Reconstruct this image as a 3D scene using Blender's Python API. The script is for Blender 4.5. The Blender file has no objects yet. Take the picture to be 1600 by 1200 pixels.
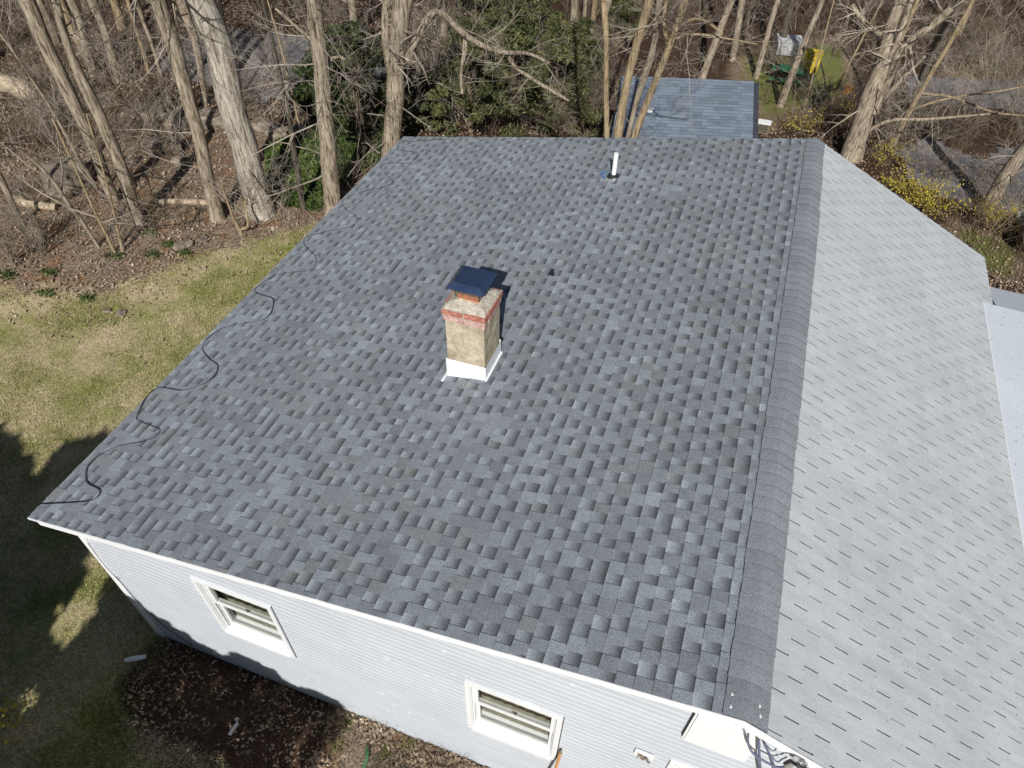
import bpy, math, random
import numpy as np
from mathutils import Vector, Matrix, noise
R_ = math.radians
scene = bpy.context.scene
COL = scene.collection

# ---------------------------------------------------------------- camera
FPX, CAM = 1096.61, np.array([-1.0454, -2.1883, 5.2064])
PITCH, YAW, ROLL = 0.8084, 0.3307, 0.0224
def cam_axes():
    cy, sy = math.cos(YAW), math.sin(YAW); cp, sp = math.cos(PITCH), math.sin(PITCH)
    f = np.array([-sy*cp, cy*cp, -sp]); r = np.array([cy, sy, 0.]); u = np.cross(r, f)
    cr, sr = math.cos(ROLL), math.sin(ROLL)
    return cr*r+sr*u, -sr*r+cr*u, f
CR, CU, CF = cam_axes()
cd = bpy.data.cameras.new('camera'); cam = bpy.data.objects.new('camera', cd); COL.objects.link(cam)
cam.matrix_world = Matrix(((CR[0], CU[0], -CF[0], CAM[0]), (CR[1], CU[1], -CF[1], CAM[1]), (CR[2], CU[2], -CF[2], CAM[2]), (0, 0, 0, 1)))
cd.sensor_width = 36; cd.lens = FPX/1600*36; cd.clip_end = 3000; cd.clip_start = 0.05
scene.camera = cam
# ---------------------------------------------------------------- light
SUNV = Vector((-0.28, 1.0, -0.78)).normalized()
sl = bpy.data.lights.new('sun', 'SUN'); sun = bpy.data.objects.new('sun', sl); COL.objects.link(sun)
sun.rotation_euler = SUNV.to_track_quat('-Z', 'Y').to_euler()
sl.energy = 4.95; sl.angle = R_(0.55); sl.color = (1.0, 0.97, 0.93)
w = bpy.data.worlds.new('World'); scene.world = w; w.use_nodes = True
nt = w.node_tree; bg = nt.nodes['Background']; sky = nt.nodes.new('ShaderNodeTexSky'); sky.sky_type = 'NISHITA'
sky.sun_disc = False; sky.sun_elevation = R_(36.9); sky.sun_rotation = R_(164.4); sky.air_density = 1.0; sky.dust_density = 0.6
nt.links.new(sky.outputs[0], bg.inputs[0]); bg.inputs[1].default_value = 0.05
scene.view_settings.view_transform = 'Standard'; scene.view_settings.look = 'None'
scene.view_settings.gamma = 1; scene.view_settings.exposure = 0.0
scene.cycles.max_bounces = 6; scene.cycles.transparent_max_bounces = 8

# ---------------------------------------------------------------- picking helpers (photo pixel -> place)
def ray(q): return CF*FPX+CR*(q[0]-800)-CU*(q[1]-600)
def plane(q, n, d=0.):
    D = ray(q); n = np.array(n, float); t = (d-CAM@n)/(D@n); return CAM+D*t
def onY(q, y): return plane(q, (0, 1, 0), y)
def onZ(q, z): return plane(q, (0, 0, 1), z)
def sst(a, b, x):
    t = min(1, max(0, (x-a)/(b-a))); return t*t*(3-2*t)
G0 = -4.49
def gz(x, y):
    d = -2.4*sst(11, 19.5, y)*sst(-10.5, -5, x)-0.5*sst(20, 30, y)
    d += 1.6*sst(30, 60, y)
    k = sst(9.5, 13, max(y, -x-3.5)) if y > 3 else sst(14, 18, -x)
    d += k*0.16*noise.noise(Vector((x*.45, y*.45, 3.1)))+k*0.35*noise.noise(Vector((x*.12, y*.12, 1.7)))
    return G0+d
def onG(q):
    z = G0
    for _ in range(14):
        p = onZ(q, z); z = 0.5*z+0.5*gz(p[0], p[1])
    return onZ(q, z)

# ---------------------------------------------------------------- mesh builder
class MB:
    def __init__(s): s.v = []; s.f = []; s.c = []; s.m = []
    def add(s, vs, fs, col=None):
        o = len(s.v); s.v.extend([tuple(p) for p in vs])
        for f in fs:
            s.f.append(tuple(o+i for i in f))
            s.c.append(col)
    def quad(s, a, b, c, d, cols=None):
        o = len(s.v); s.v.extend([tuple(a), tuple(b), tuple(c), tuple(d)]); s.f.append((o, o+1, o+2, o+3)); s.c.append(cols)
    def box(s, x0, x1, y0, y1, z0, z1, col=None):
        vs = [(x, y, z) for z in (z0, z1) for y in (y0, y1) for x in (x0, x1)]
        s.add(vs, [(0, 2, 3, 1), (4, 5, 7, 6), (0, 1, 5, 4), (2, 6, 7, 3), (0, 4, 6, 2), (1, 3, 7, 5)], col)
    def hexa(s, a, b):   # two quads (lists of 4 pts) bottom, top
        s.add(list(a)+list(b), [(3, 2, 1, 0), (4, 5, 6, 7), (0, 1, 5, 4), (1, 2, 6, 5), (2, 3, 7, 6), (3, 0, 4, 7)])
    def tube(s, pts, rad, n=6, cap=True, jit=0, rng=None, ridge=0):
        pts = [Vector(p) for p in pts]; o = len(s.v)
        t0 = (pts[1]-pts[0]).normalized(); a = t0.orthogonal().normalized()
        for i, p in enumerate(pts):
            t = (pts[min(i+1, len(pts)-1)]-pts[max(i-1, 0)])
            if t.length < 1e-6: t = t0
            t.normalize(); a = (a-t*a.dot(t))
            if a.length < 1e-6: a = t.orthogonal()
            a.normalize(); b = t.cross(a); r = rad[i] if hasattr(rad, '__len__') else rad
            for k in range(n):
                th = 2*math.pi*k/n; rr = r*(1+(rng.uniform(-jit, jit) if jit else 0))
                s.v.append(tuple(p+(a*math.cos(th)+b*math.sin(th))*rr))
        for i in range(len(pts)-1):
            for k in range(n):
                s.f.append((o+i*n+k, o+i*n+(k+1) % n, o+(i+1)*n+(k+1) % n, o+(i+1)*n+k)); s.c.append(None)
        if cap and n > 3:
            s.f.append(tuple(o+k for k in range(n))[::-1]); s.c.append(None)
            s.f.append(tuple(o+(len(pts)-1)*n+k for k in range(n))); s.c.append(None)
    def build(s, name, mat, parent=None, smooth=False, loc=None):
        me = bpy.data.meshes.new(name); me.from_pydata(s.v, [], s.f); me.update()
        if any(c is not None for c in s.c):
            at = me.color_attributes.new('col', 'FLOAT_COLOR', 'CORNER'); arr = []
            for f, c in zip(s.f, s.c):
                if c is None: arr += [1., 1., 1., 1.]*len(f)
                elif isinstance(c[0], (int, float)): arr += [c[0], c[1], c[2], 1.]*len(f)
                else:
                    for q in c: arr += [q[0], q[1], q[2], 1.]
            at.data.foreach_set('color', arr)
        if smooth: me.polygons.foreach_set('use_smooth', [True]*len(me.polygons))
        for mm in (mat if isinstance(mat, (list, tuple)) else [mat]): me.materials.append(mm)
        if s.m: me.polygons.foreach_set('material_index', s.m)
        o = bpy.data.objects.new(name, me); COL.objects.link(o)
        if loc is not None:
            L = Vector(loc); me.transform(Matrix.Translation(-L)); o.location = L
        if parent is not None:
            o.parent = parent
            T, q_ = Matrix(), parent
            while q_ is not None: T = q_.matrix_basis @ T; q_ = q_.parent
            if loc is None: me.transform(T.inverted())
        return o
def empty(name, loc=(0, 0, 0)):
    o = bpy.data.objects.new(name, None); COL.objects.link(o); o.location = loc; o.empty_display_size = .3
    o.matrix_basis = Matrix.Translation(Vector(loc)); return o
def tag(o, label=None, cat=None, group=None, kind=None):
    if label: o['label'] = label
    if cat: o['category'] = cat
    if group: o['group'] = group
    if kind: o['kind'] = kind
    return o
def chaikin(P, k=2):
    P = [np.array(p, float) for p in P]
    for _ in range(k):
        Q = [P[0]]
        for a, b in zip(P[:-1], P[1:]): Q += [a*.75+b*.25, a*.25+b*.75]
        Q.append(P[-1]); P = Q
    return P

# ---------------------------------------------------------------- materials
class NT:
    def __init__(s, name):
        s.mat = bpy.data.materials.new(name); s.mat.use_nodes = True; s.t = s.mat.node_tree; s.b = s.t.nodes['Principled BSDF']
        s.co = s.n('ShaderNodeTexCoord')
    def n(s, ty, **k):
        x = s.t.nodes.new(ty)
        for a, b in k.items(): setattr(x, a, b)
        return x
    def l(s, a, b): s.t.links.new(a, b)
    def noise(s, scale, detail=4, rough=.6, vec=None, sc=None):
        x = s.n('ShaderNodeTexNoise'); x.inputs['Scale'].default_value = scale; x.inputs['Detail'].default_value = detail; x.inputs['Roughness'].default_value = rough
        v = vec or s.co.outputs['Object']
        if sc:
            m = s.n('ShaderNodeMapping'); m.inputs['Scale'].default_value = sc; s.l(v, m.inputs[0]); v = m.outputs[0]
        s.l(v, x.inputs['Vector']); return x.outputs['Fac']
    def ramp(s, fac, stops, interp='LINEAR'):
        x = s.n('ShaderNodeValToRGB'); x.color_ramp.interpolation = interp; e = x.color_ramp.elements
        while len(e) < len(stops): e.new(.5)
        for i, (p, c) in enumerate(stops):
            e[i].position = p; e[i].color = (c[0], c[1], c[2], 1) if hasattr(c, '__len__') else (c, c, c, 1)
        s.l(fac, x.inputs[0]); return x.outputs[0]
    def mix(s, fac, a, b, mode='MIX'):
        x = s.n('ShaderNodeMix', data_type='RGBA', blend_type=mode); x.clamp_factor = True
        for i, v in ((0, fac), (6, a), (7, b)):
            if hasattr(v, 'is_output') or hasattr(v, 'links'): s.l(v, x.inputs[i])
            elif i == 0: x.inputs[0].default_value = v
            else: x.inputs[i].default_value = (v[0], v[1], v[2], 1)
        return x.outputs[2]
    def attr(s, name): x = s.n('ShaderNodeAttribute', attribute_name=name); return x
    def math(s, op, a, b=None):
        x = s.n('ShaderNodeMath', operation=op)
        for i, v in ((0, a), (1, b)):
            if v is None: continue
            if hasattr(v, 'links'): s.l(v, x.inputs[i])
            else: x.inputs[i].default_value = v
        return x.outputs[0]
    def bump(s, h, st=.3, d=.01):
        x = s.n('ShaderNodeBump'); x.inputs['Strength'].default_value = st; x.inputs['Distance'].default_value = d; s.l(h, x.inputs['Height']); s.l(x.outputs[0], s.b.inputs['Normal'])
    def out(s, col, rough=.85, spec=.3, metal=0):
        if hasattr(col, 'links'): s.l(col, s.b.inputs['Base Color'])
        else: s.b.inputs['Base Color'].default_value = (col[0], col[1], col[2], 1)
        s.b.inputs['Roughness'].default_value = rough; s.b.inputs['Specular IOR Level'].default_value = spec; s.b.inputs['Metallic'].default_value = metal
        return s.mat
def m_noisy(name, c1, c2, scale=8, rough=.8, spec=.3, bump=0, bd=.01, sc=None, detail=5, metal=0):
    t = NT(name); f = t.noise(scale, detail, .6, sc=sc); c = t.ramp(f, [(.3, c1), (.7, c2)])
    if bump: t.bump(f, bump, bd)
    return t.out(c, rough, spec, metal)
def m_shingle():
    t = NT('shingle_granules'); a = t.attr('col').outputs['Color']
    g = t.ramp(t.noise(115, 3, .9), [(.34, .50), (.5, 1.0), (.66, 1.55)])
    big = t.ramp(t.noise(.9, 3, .5), [(.3, .93), (.7, 1.07)])
    fine = t.ramp(t.noise(14, 3, .6), [(.3, .93), (.7, 1.07)])
    c = t.mix(1., a, g, 'MULTIPLY'); c = t.mix(1., c, big, 'MULTIPLY'); c = t.mix(1., c, fine, 'MULTIPLY')
    t.bump(t.noise(260, 2, .7), .5, .004)
    return t.out(c, .95, .15)
def m_oldshingle():
    t = NT('old_pale_shingle'); a = t.attr('col').outputs['Color']
    g = t.ramp(t.noise(150, 2, .8), [(.32, .66), (.46, 1.0), (.70, 1.14)])
    big = t.ramp(t.noise(.8, 4, .6), [(.3, .93), (.7, 1.05)])
    streak = t.ramp(t.noise(3, 5, .65, sc=(.7, 3, .7)), [(.3, .88), (.6, 1.04)])
    sp = t.ramp(t.noise(26, 1, .5), [(.74, 1.), (.78, .55)])
    c = t.mix(1., a, g, 'MULTIPLY'); c = t.mix(1., c, big, 'MULTIPLY'); c = t.mix(1., c, streak, 'MULTIPLY'); c = t.mix(1., c, sp, 'MULTIPLY')
    t.bump(t.noise(200, 2, .7), .35, .004)
    return t.out(c, .95, .15)
def m_bark(name, c1, c2, c3):
    t = NT(name)
    f = t.noise(20, 6, .75, sc=(1., 1., .13)); s = t.noise(1.3, 3, .5); v = t.noise(38, 3, .7, sc=(1, 1, .3))
    c = t.ramp(f, [(.38, c1), (.48, c2), (.62, c3)])
    c = t.mix(1., c, t.ramp(s, [(.3, (.78, .78, .76)), (.7, (1.12, 1.1, 1.05))]), 'MULTIPLY')
    c = t.mix(1., c, t.ramp(v, [(.3, .8), (.7, 1.12)]), 'MULTIPLY')
    t.bump(f, 1., .07)
    return t.out(c, .95, .1)
def m_leafy(name, c1, c2, c3, scale=2.5, rough=.6):
    t = NT(name); f = t.noise(scale, 4, .7); r = t.noise(37, 1, .5)
    c = t.ramp(f, [(.3, c1), (.5, c2), (.7, c3)]); c = t.mix(1., c, t.ramp(r, [(.3, .65), (.7, 1.35)]), 'MULTIPLY')
    return t.out(c, rough, .3)

M = {}
M['shingle'] = m_shingle(); M['oldshingle'] = m_oldshingle()
M['trim'] = m_noisy('white_painted_trim', (.78, .79, .81), (.85, .86, .875), 6, .45, .4)
M['window_white'] = m_noisy('white_window_vinyl', (.70, .71, .72), (.78, .785, .79), 9, .5, .4)
def m_siding():
    t = NT('pale_vinyl_siding'); f = t.noise(3.5, 5, .6, sc=(.5, 1, 2)); c = t.ramp(f, [(.3, (.495, .53, .575)), (.7, (.54, .57, .61))])
    sp = t.ramp(t.noise(9, 2, .4), [(.70, 0.), (.78, 1.)]); c = t.mix(t.math('MULTIPLY', sp, .6), c, (.74, .76, .78))
    d = t.ramp(t.noise(1.1, 4, .6), [(.35, .95), (.7, 1.03)]); c = t.mix(1., c, d, 'MULTIPLY')
    t.bump(t.noise(22, 3, .5, sc=(.2, 1, 1)), .12, .004)
    return t.out(c, .5, .4)
M['siding'] = m_siding()
M['bark'] = m_bark('grey_tan_bark', (.11, .085, .06), (.38, .315, .24), (.60, .52, .41))
M['bark_pale'] = m_bark('pale_furrowed_bark', (.16, .13, .10), (.48, .43, .365), (.72, .67, .60))
M['bark_dark'] = m_bark('dark_bark', (.04, .034, .028), (.13, .11, .09), (.22, .19, .155))
M['bark_tan'] = m_bark('tan_bark', (.17, .12, .07), (.42, .325, .205), (.60, .48, .32))
M['twig'] = m_noisy('grey_twigs', (.06, .047, .035), (.52, .45, .37), .9, .9, .1)
M['twig_brown'] = m_noisy('brown_twigs', (.028, .020, .014), (.32, .245, .165), .9, .9, .1)
M['rock'] = m_noisy('boulder_rock', (.09, .075, .06), (.36, .30, .23), 4.5, .95, .1, .8, .06, detail=8)
M['asphalt'] = m_noisy('worn_asphalt', (.13, .125, .13), (.23, .22, .22), 2.2, .95, .1, .1, detail=9)
M['log'] = m_noisy('weathered_log', (.30, .22, .14), (.60, .50, .36), 4, .9, .1, .5, .03, sc=(1, 1, 1))
M['mortar'] = m_noisy('stucco_parge', (.30, .25, .165), (.62, .55, .42), 9, .9, .15, .9, .02, detail=10)
M['crown_mortar'] = m_noisy('crown_mortar', (.30, .26, .21), (.60, .55, .47), 22, .95, .1, .9, .02, detail=8)
M['brick_red'] = m_noisy('red_brick', (.26, .08, .055), (.56, .27, .20), 30, .9, .15, .6, .01)
M['brick_pink'] = m_noisy('limed_pink_brick', (.38, .16, .14), (.66, .50, .44), 26, .9, .15, .6, .01)
M['clay'] = m_noisy('orange_clay_flue', (.50, .15, .06), (.66, .24, .11), 10, .7, .3)
M['flash'] = m_noisy('white_flashing_metal', (.80, .81, .83), (.88, .89, .90), 7, .35, .5)
M['cap_metal'] = m_noisy('dark_painted_steel', (.10, .16, .29), (.15, .21, .35), 12, .20, .5, metal=.85)
M['black'] = m_noisy('black_rubber', (.012, .012, .014), (.03, .03, .032), 20, .6, .4)
M['cable'] = m_noisy('black_cable', (.010, .012, .014), (.022, .026, .028), 20, .45, .4)
M['pvc'] = m_noisy('white_pvc', (.78, .78, .77), (.85, .85, .84), 20, .4, .4)
M['lead'] = m_noisy('bare_aluminium', (.6, .6, .6), (.75, .75, .75), 20, .35, .5, metal=.6)
M['cream'] = m_noisy('cream_curtain', (.26, .25, .205), (.36, .35, .30), 3, .9, .1)
M['room'] = m_noisy('dim_room', (.10, .10, .085), (.16, .155, .13), 3, .9, .1)
M['ltgreywire'] = m_noisy('grey_wire', (.10, .11, .18), (.17, .18, .26), 30, .6, .3)
M['rust'] = m_noisy('rusty_metal', (.10, .075, .055), (.30, .24, .17), 30, .8, .3)
M['membrane'] = None
def m_membrane():
    t = NT('pale_rolled_roofing'); f = t.noise(60, 2, .8); c = t.ramp(f, [(.3, (.52, .56, .60)), (.6, (.61, .645, .68))])
    sp = t.ramp(t.noise(22, 1, .5), [(.70, 1.), (.75, .6)]); c = t.mix(1., c, sp, 'MULTIPLY')
    big = t.ramp(t.noise(1.2, 4, .6), [(.3, .92), (.7, 1.04)]); c = t.mix(1., c, big, 'MULTIPLY')
    return t.out(c, .8, .2)
M['membrane'] = m_membrane()
def m_glass():
    t = NT('window_glass'); tr = t.n('ShaderNodeBsdfTransparent'); tr.inputs[0].default_value = (.92, .93, .91, 1)
    gl = t.n('ShaderNodeBsdfGlossy'); gl.inputs['Roughness'].default_value = .03
    fr = t.n('ShaderNodeFresnel'); fr.inputs[0].default_value = 1.5; mx = t.n('ShaderNodeMixShader')
    ge = t.n('ShaderNodeNewGeometry'); ff = t.math('MULTIPLY', fr.outputs[0], t.math('SUBTRACT', 1., ge.outputs['Backfacing'])); t.l(ff, mx.inputs[0]); t.l(tr.outputs[0], mx.inputs[1]); t.l(gl.outputs[0], mx.inputs[2])
    t.l(mx.outputs[0], t.t.nodes['Material Output'].inputs[0]); return t.mat
M['glass'] = m_glass()
def m_ground():
    t = NT('ground_litter_and_lawn'); a = t.attr('col'); sep = t.n('ShaderNodeSeparateColor'); t.l(a.outputs['Color'], sep.inputs[0])
    n1 = t.noise(2.2, 9, .75); n2 = t.noise(11, 7, .8); n3 = t.noise(38, 4, .8); n4 = t.noise(.5, 4, .6)
    lit = t.ramp(n3, [(.32, (.035, .022, .014)), (.42, (.125, .088, .06)), (.52, (.29, .22, .155)), (.62, (.50, .405, .30)), (.72, (.76, .65, .50))])
    dark = t.ramp(n2, [(.36, .35), (.5, .9), (.64, 1.25)]); lit = t.mix(1., lit, dark, 'MULTIPLY')
    rust = t.mix(t.ramp(n1, [(.5, 0.), (.62, .75)]), lit, t.mix(1., lit, (1.2, .80, .52), 'MULTIPLY'))
    g1 = t.ramp(n3, [(.34, (.075, .10, .02)), (.5, (.23, .255, .065)), (.66, (.50, .47, .20))])
    straw = t.ramp(n3, [(.34, (.22, .16, .085)), (.5, (.54, .43, .26)), (.66, (.82, .70, .48))])
    gr = t.mix(t.ramp(t.noise(.75, 9, .72), [(.38, 0.), (.62, 1.)]), g1, straw)
    gr = t.mix(1., gr, t.ramp(n2, [(.3, .70), (.7, 1.2)]), 'MULTIPLY')
    def mask(ch, amp=.8):
        v = t.math('ADD', ch, t.math('MULTIPLY', t.math('SUBTRACT', n1, .5), amp)); v = t.math('ADD', v, t.math('MULTIPLY', t.math('SUBTRACT', n2, .5), amp*.7))
        return t.ramp(v, [(.40, 0.), (.60, 1.)])
    c = t.mix(mask(sep.outputs[0], 1.1), rust, gr)
    moss = t.ramp(n3, [(.3, (.05, .055, .02)), (.55, (.19, .20, .06)), (.7, (.40, .38, .16))])
    c = t.mix(mask(sep.outputs[1]), c, moss)
    bed = t.ramp(n3, [(.3, (.015, .010, .008)), (.55, (.075, .045, .03)), (.72, (.22, .14, .09))])  # bed soil by the wall; also tints the deep wood floor as painted shade
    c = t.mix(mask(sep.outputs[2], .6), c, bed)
    h = t.math('ADD', n3, n2); t.bump(h, .6, .05)
    return t.out(c, .95, .1)
M['ground'] = m_ground()
M['ivy'] = m_leafy('ivy_leaves', (.015, .028, .006), (.06, .095, .02), (.17, .21, .055))
M['holly'] = m_leafy('dark_evergreen_leaves', (.008, .014, .005), (.03, .045, .013), (.10, .125, .03))
M['hemlock'] = m_leafy('olive_hemlock_sprays', (.03, .04, .013), (.085, .095, .034), (.20, .185, .075))
M['forsythia'] = m_leafy('yellow_forsythia_flowers', (.30, .235, .03), (.52, .42, .045), (.72, .60, .10), 6)
M['leaf_tan'] = m_leafy('dry_tan_leaves', (.11, .07, .045), (.29, .205, .135), (.58, .475, .35), 6)
M['grassblade'] = m_leafy('lawn_blades', (.13, .16, .03), (.26, .28, .08), (.46, .42, .22), 1.5, .8)
M['straw'] = m_leafy('straw_blades', (.30, .24, .13), (.48, .40, .25), (.66, .58, .42), 1.5, .85)

# ================================================================= THE GROUND
rg = random.Random(5)
def frange(a, b, s): 
    o = []; x = a
    while x < b-1e-6: o.append(x); x += s
    return o
xs = [-500, -250, -120, -80, -60]+frange(-48, -20, .8)+frange(-20, 9, .22)+frange(9, 22, .7)+[24, 30, 45, 80, 150, 300, 500]
ys = [-500, -200, -80, -40, -20]+frange(-12, -3, .8)+frange(-3, 24, .22)+frange(24, 50, .8)+[52, 60, 80, 120, 220, 400, 700]
def inpoly(x, y, P):
    c = False; j = len(P)-1
    for i in range(len(P)):
        if (P[i][1] > y) != (P[j][1] > y) and x < (P[j][0]-P[i][0])*(y-P[i][1])/(P[j][1]-P[i][1])+P[i][0]: c = not c
        j = i
    return c
def gpoly(px): return [tuple(onG(q)[:2]) for q in px]
LAWN = [(-40, -12), (-40, 1.0)]+gpoly([(-60, 462), (60, 452), (160, 460), (230, 436), (290, 402), (380, 380), (450, 362), (505, 345)])+[(-6.8, 10.2), (-6.9, .2), (-6.3, -.4), (-4.3, -1.2), (-1, -1.9), (8, -3), (8, -12)]
MOSS1 = gpoly([(1130, 100), (1200, 75), (1320, 60), (1330, 150), (1250, 175), (1190, 205), (1180, 150)])
MOSS2 = gpoly([(1470, 85), (1600, 85), (1600, 128), (1480, 118)])
MOSS3 = gpoly([(1470, 340), (1600, 385), (1600, 450), (1540, 420)])
IVY = gpoly([(415, 235), (480, 210), (600, 200), (600, 250), (530, 300), (500, 335), (440, 325), (418, 290)])
def gmask(x, y):
    g = 1. if inpoly(x, y, LAWN) else 0.
    if y < 10 and y > 3 and x > -17 and x < -8:       # soft worn edge between the lawn and the wood
        pass
    m = .75 if (inpoly(x, y, MOSS1) or inpoly(x, y, MOSS2) or inpoly(x, y, MOSS3)) else (.9 if inpoly(x, y, IVY) else 0.)
    deep = sst(11.5, 15, max(y, -x-5.5)) if not g and not m else 0  # deep wood floor, where shade is put into the ground colour
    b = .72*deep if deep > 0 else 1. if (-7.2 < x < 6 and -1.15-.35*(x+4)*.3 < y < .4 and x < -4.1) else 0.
    if -7.0 < x < 3 and -1.3 < y < .4: g = 0.
    return (g, m, b)
gb = MB(); nx, ny = len(xs), len(ys)
for y in ys:
    for x in xs:
        gb.v.append((x, y, gz(x, y)))
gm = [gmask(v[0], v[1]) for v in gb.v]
def blur(arr):
    A = np.array(arr).reshape(ny, nx, 3); B = A.copy()
    for _ in range(7):
        P = np.pad(B, ((1, 1), (1, 1), (0, 0)), 'edge'); B = (P[1:-1, 1:-1]*2+P[:-2, 1:-1]+P[2:, 1:-1]+P[1:-1, :-2]+P[1:-1, 2:])/6
    for _ in range(26):
        P = np.pad(B[:, :, :1], ((1, 1), (1, 1), (0, 0)), 'edge'); B[:, :, :1] = (P[1:-1, 1:-1]*2+P[:-2, 1:-1]+P[2:, 1:-1]+P[1:-1, :-2]+P[1:-1, 2:])/6
    return B.reshape(-1, 3)
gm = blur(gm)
for j in range(ny-1):
    for i in range(nx-1):
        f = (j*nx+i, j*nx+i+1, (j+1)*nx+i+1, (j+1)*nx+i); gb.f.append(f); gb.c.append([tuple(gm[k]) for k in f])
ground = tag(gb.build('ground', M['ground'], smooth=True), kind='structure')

def sheet(name, px, mat, dz=.03, step=.3):
    P = gpoly(px); x0, x1 = min(p[0] for p in P), max(p[0] for p in P); y0, y1 = min(p[1] for p in P), max(p[1] for p in P)
    b = MB(); idx = {}
    for y in frange(y0, y1, step):
        for x in frange(x0, x1, step):
            if inpoly(x+step/2+.25*noise.noise(Vector((x, y, 0))), y+step/2, P):
                f = []
                for a, c in ((x, y), (x+step, y), (x+step, y+step), (x, y+step)):
                    k = (round(a*50), round(c*50))
                    if k not in idx: idx[k] = len(b.v); b.v.append((a, c, gz(a, c)+dz))
                    f.append(idx[k])
                b.f.append(tuple(f)); b.c.append(None)
    return tag(b.build(name, mat, smooth=True), kind='structure')
sheet('driveway', [(240, 60), (340, 45), (480, 55), (560, 80), (660, 125), (760, 132), (860, 150), (860, 190), (720, 180), (650, 170), (560, 125), (480, 155), (400, 160), (330, 140), (240, 110)], M['asphalt'])
sheet('pavement', [(1395, 235), (1450, 215), (1530, 250), (1620, 215), (1640, 330), (1570, 340), (1500, 318), (1430, 290)], M['asphalt'], .03)
sheet('road', [(1420, 118), (1500, 122), (1640, 128), (1660, 178), (1500, 168), (1420, 150)], M['asphalt'])

# ================================================================= THE HOUSE
SL, SR, LEN, WL, WR = 0.1821, 0.476, 9.1709, 7.2612, 3.0504
WY = 0.22           # gable wall face
house = empty('house', (0, 4.6, G0))
tag(house, 'pale sided single-storey house with a new grey shingle roof and an old white shingle slope', 'house')
cL, cR = math.sqrt(1+SL*SL), math.sqrt(1+SR*SR)
def PL(u, y, h=0.):   # u = distance up the slope from the left eave
    d = u/cL; return (-WL+d-h*(SL/cL), y, -WL*SL+d*SL+h/cL)
def PR(u, y, h=0.):   # u = distance down the slope from the ridge
    d = u/cR; return (d+h*(SR/cR), y, -d*SR+h/cR)
UL = WL*cL; UR = WR*cR; E_ = 0.143
rs = random.Random(11)
# --- new laminated roof
rb = MB()
def tone(r, y, u):
    n = noise.noise(Vector((y*.55, u*.55, 4.)))
    k = r.random()+n*.35
    if k < .08: c = (.184, .190, .190)      # weathered brown-grey blend
    elif k < .45: c = (.176, .188, .201)
    elif k < .85: c = (.194, .209, .224)
    else: c = (.222, .240, .258)
    v = 1.27*r.uniform(.95, 1.05); return (c[0]*v*.985, c[1]*v, c[2]*v*1.02)
def mul(c, k): return (c[0]*k, c[1]*k, c[2]*k)
nC = int(UL/E_)+1
for k in range(nC):
    u0, u1 = k*E_, min((k+1)*E_, UL-.02)
    if u1 <= u0: break
    y = -.0-rs.random()*.2; tooth = rs.random() < .5; shv = 1.
    seam = rs.uniform(0, .9)
    while y < LEN:
        wd = rs.choice((.10, .115, .125, .135, .165)) if tooth else rs.choice((.095, .11, .12, .13))
        a, b = max(y, 0.), min(y+wd, LEN)
        if b > a+.004:
            c = tone(rs, y, u0); t = .0095 if tooth else .0035; um = u0+(u1-u0)*.46
            hi0, hi1 = .0015+t, .0012
            hm = (hi0+hi1)/2
            if tooth:
                kt = rs.uniform(.86, 1.0)
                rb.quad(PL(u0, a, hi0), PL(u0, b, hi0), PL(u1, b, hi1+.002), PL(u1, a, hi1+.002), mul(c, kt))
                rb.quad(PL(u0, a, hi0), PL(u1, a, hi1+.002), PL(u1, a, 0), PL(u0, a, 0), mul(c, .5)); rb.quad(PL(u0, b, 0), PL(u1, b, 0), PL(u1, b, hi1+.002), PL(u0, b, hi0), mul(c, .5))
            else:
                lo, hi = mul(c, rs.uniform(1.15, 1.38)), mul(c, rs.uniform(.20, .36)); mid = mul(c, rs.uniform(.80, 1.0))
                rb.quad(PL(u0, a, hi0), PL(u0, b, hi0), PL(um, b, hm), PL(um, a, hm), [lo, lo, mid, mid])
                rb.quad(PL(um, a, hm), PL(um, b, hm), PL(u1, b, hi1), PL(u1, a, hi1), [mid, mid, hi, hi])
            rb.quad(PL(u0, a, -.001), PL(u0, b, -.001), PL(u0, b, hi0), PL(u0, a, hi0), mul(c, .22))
        y += wd; tooth = not tooth
        if rs.random() < .09: tooth = not tooth
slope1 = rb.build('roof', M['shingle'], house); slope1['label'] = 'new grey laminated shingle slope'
# roof deck under both slopes
db = MB()
db.hexa([PL(.012, .02, -.03), PL(UL, .02, -.03), PL(UL, LEN-.02, -.03), PL(.012, LEN-.02, -.03)], [PL(.012, .02, -.002), PL(UL, .02, -.002), PL(UL, LEN-.02, -.002), PL(.012, LEN-.02, -.002)])
db.hexa([PR(0, .02, -.03), PR(UR-.03, .02, -.03), PR(UR-.03, LEN-.02, -.03), PR(0, LEN-.02, -.03)], [PR(0, .02, -.006), PR(UR-.03, .02, -.006), PR(UR-.03, LEN-.02, -.006), PR(0, LEN-.02, -.006)])
db.build('roof_deck', M['black'], house)
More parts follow.
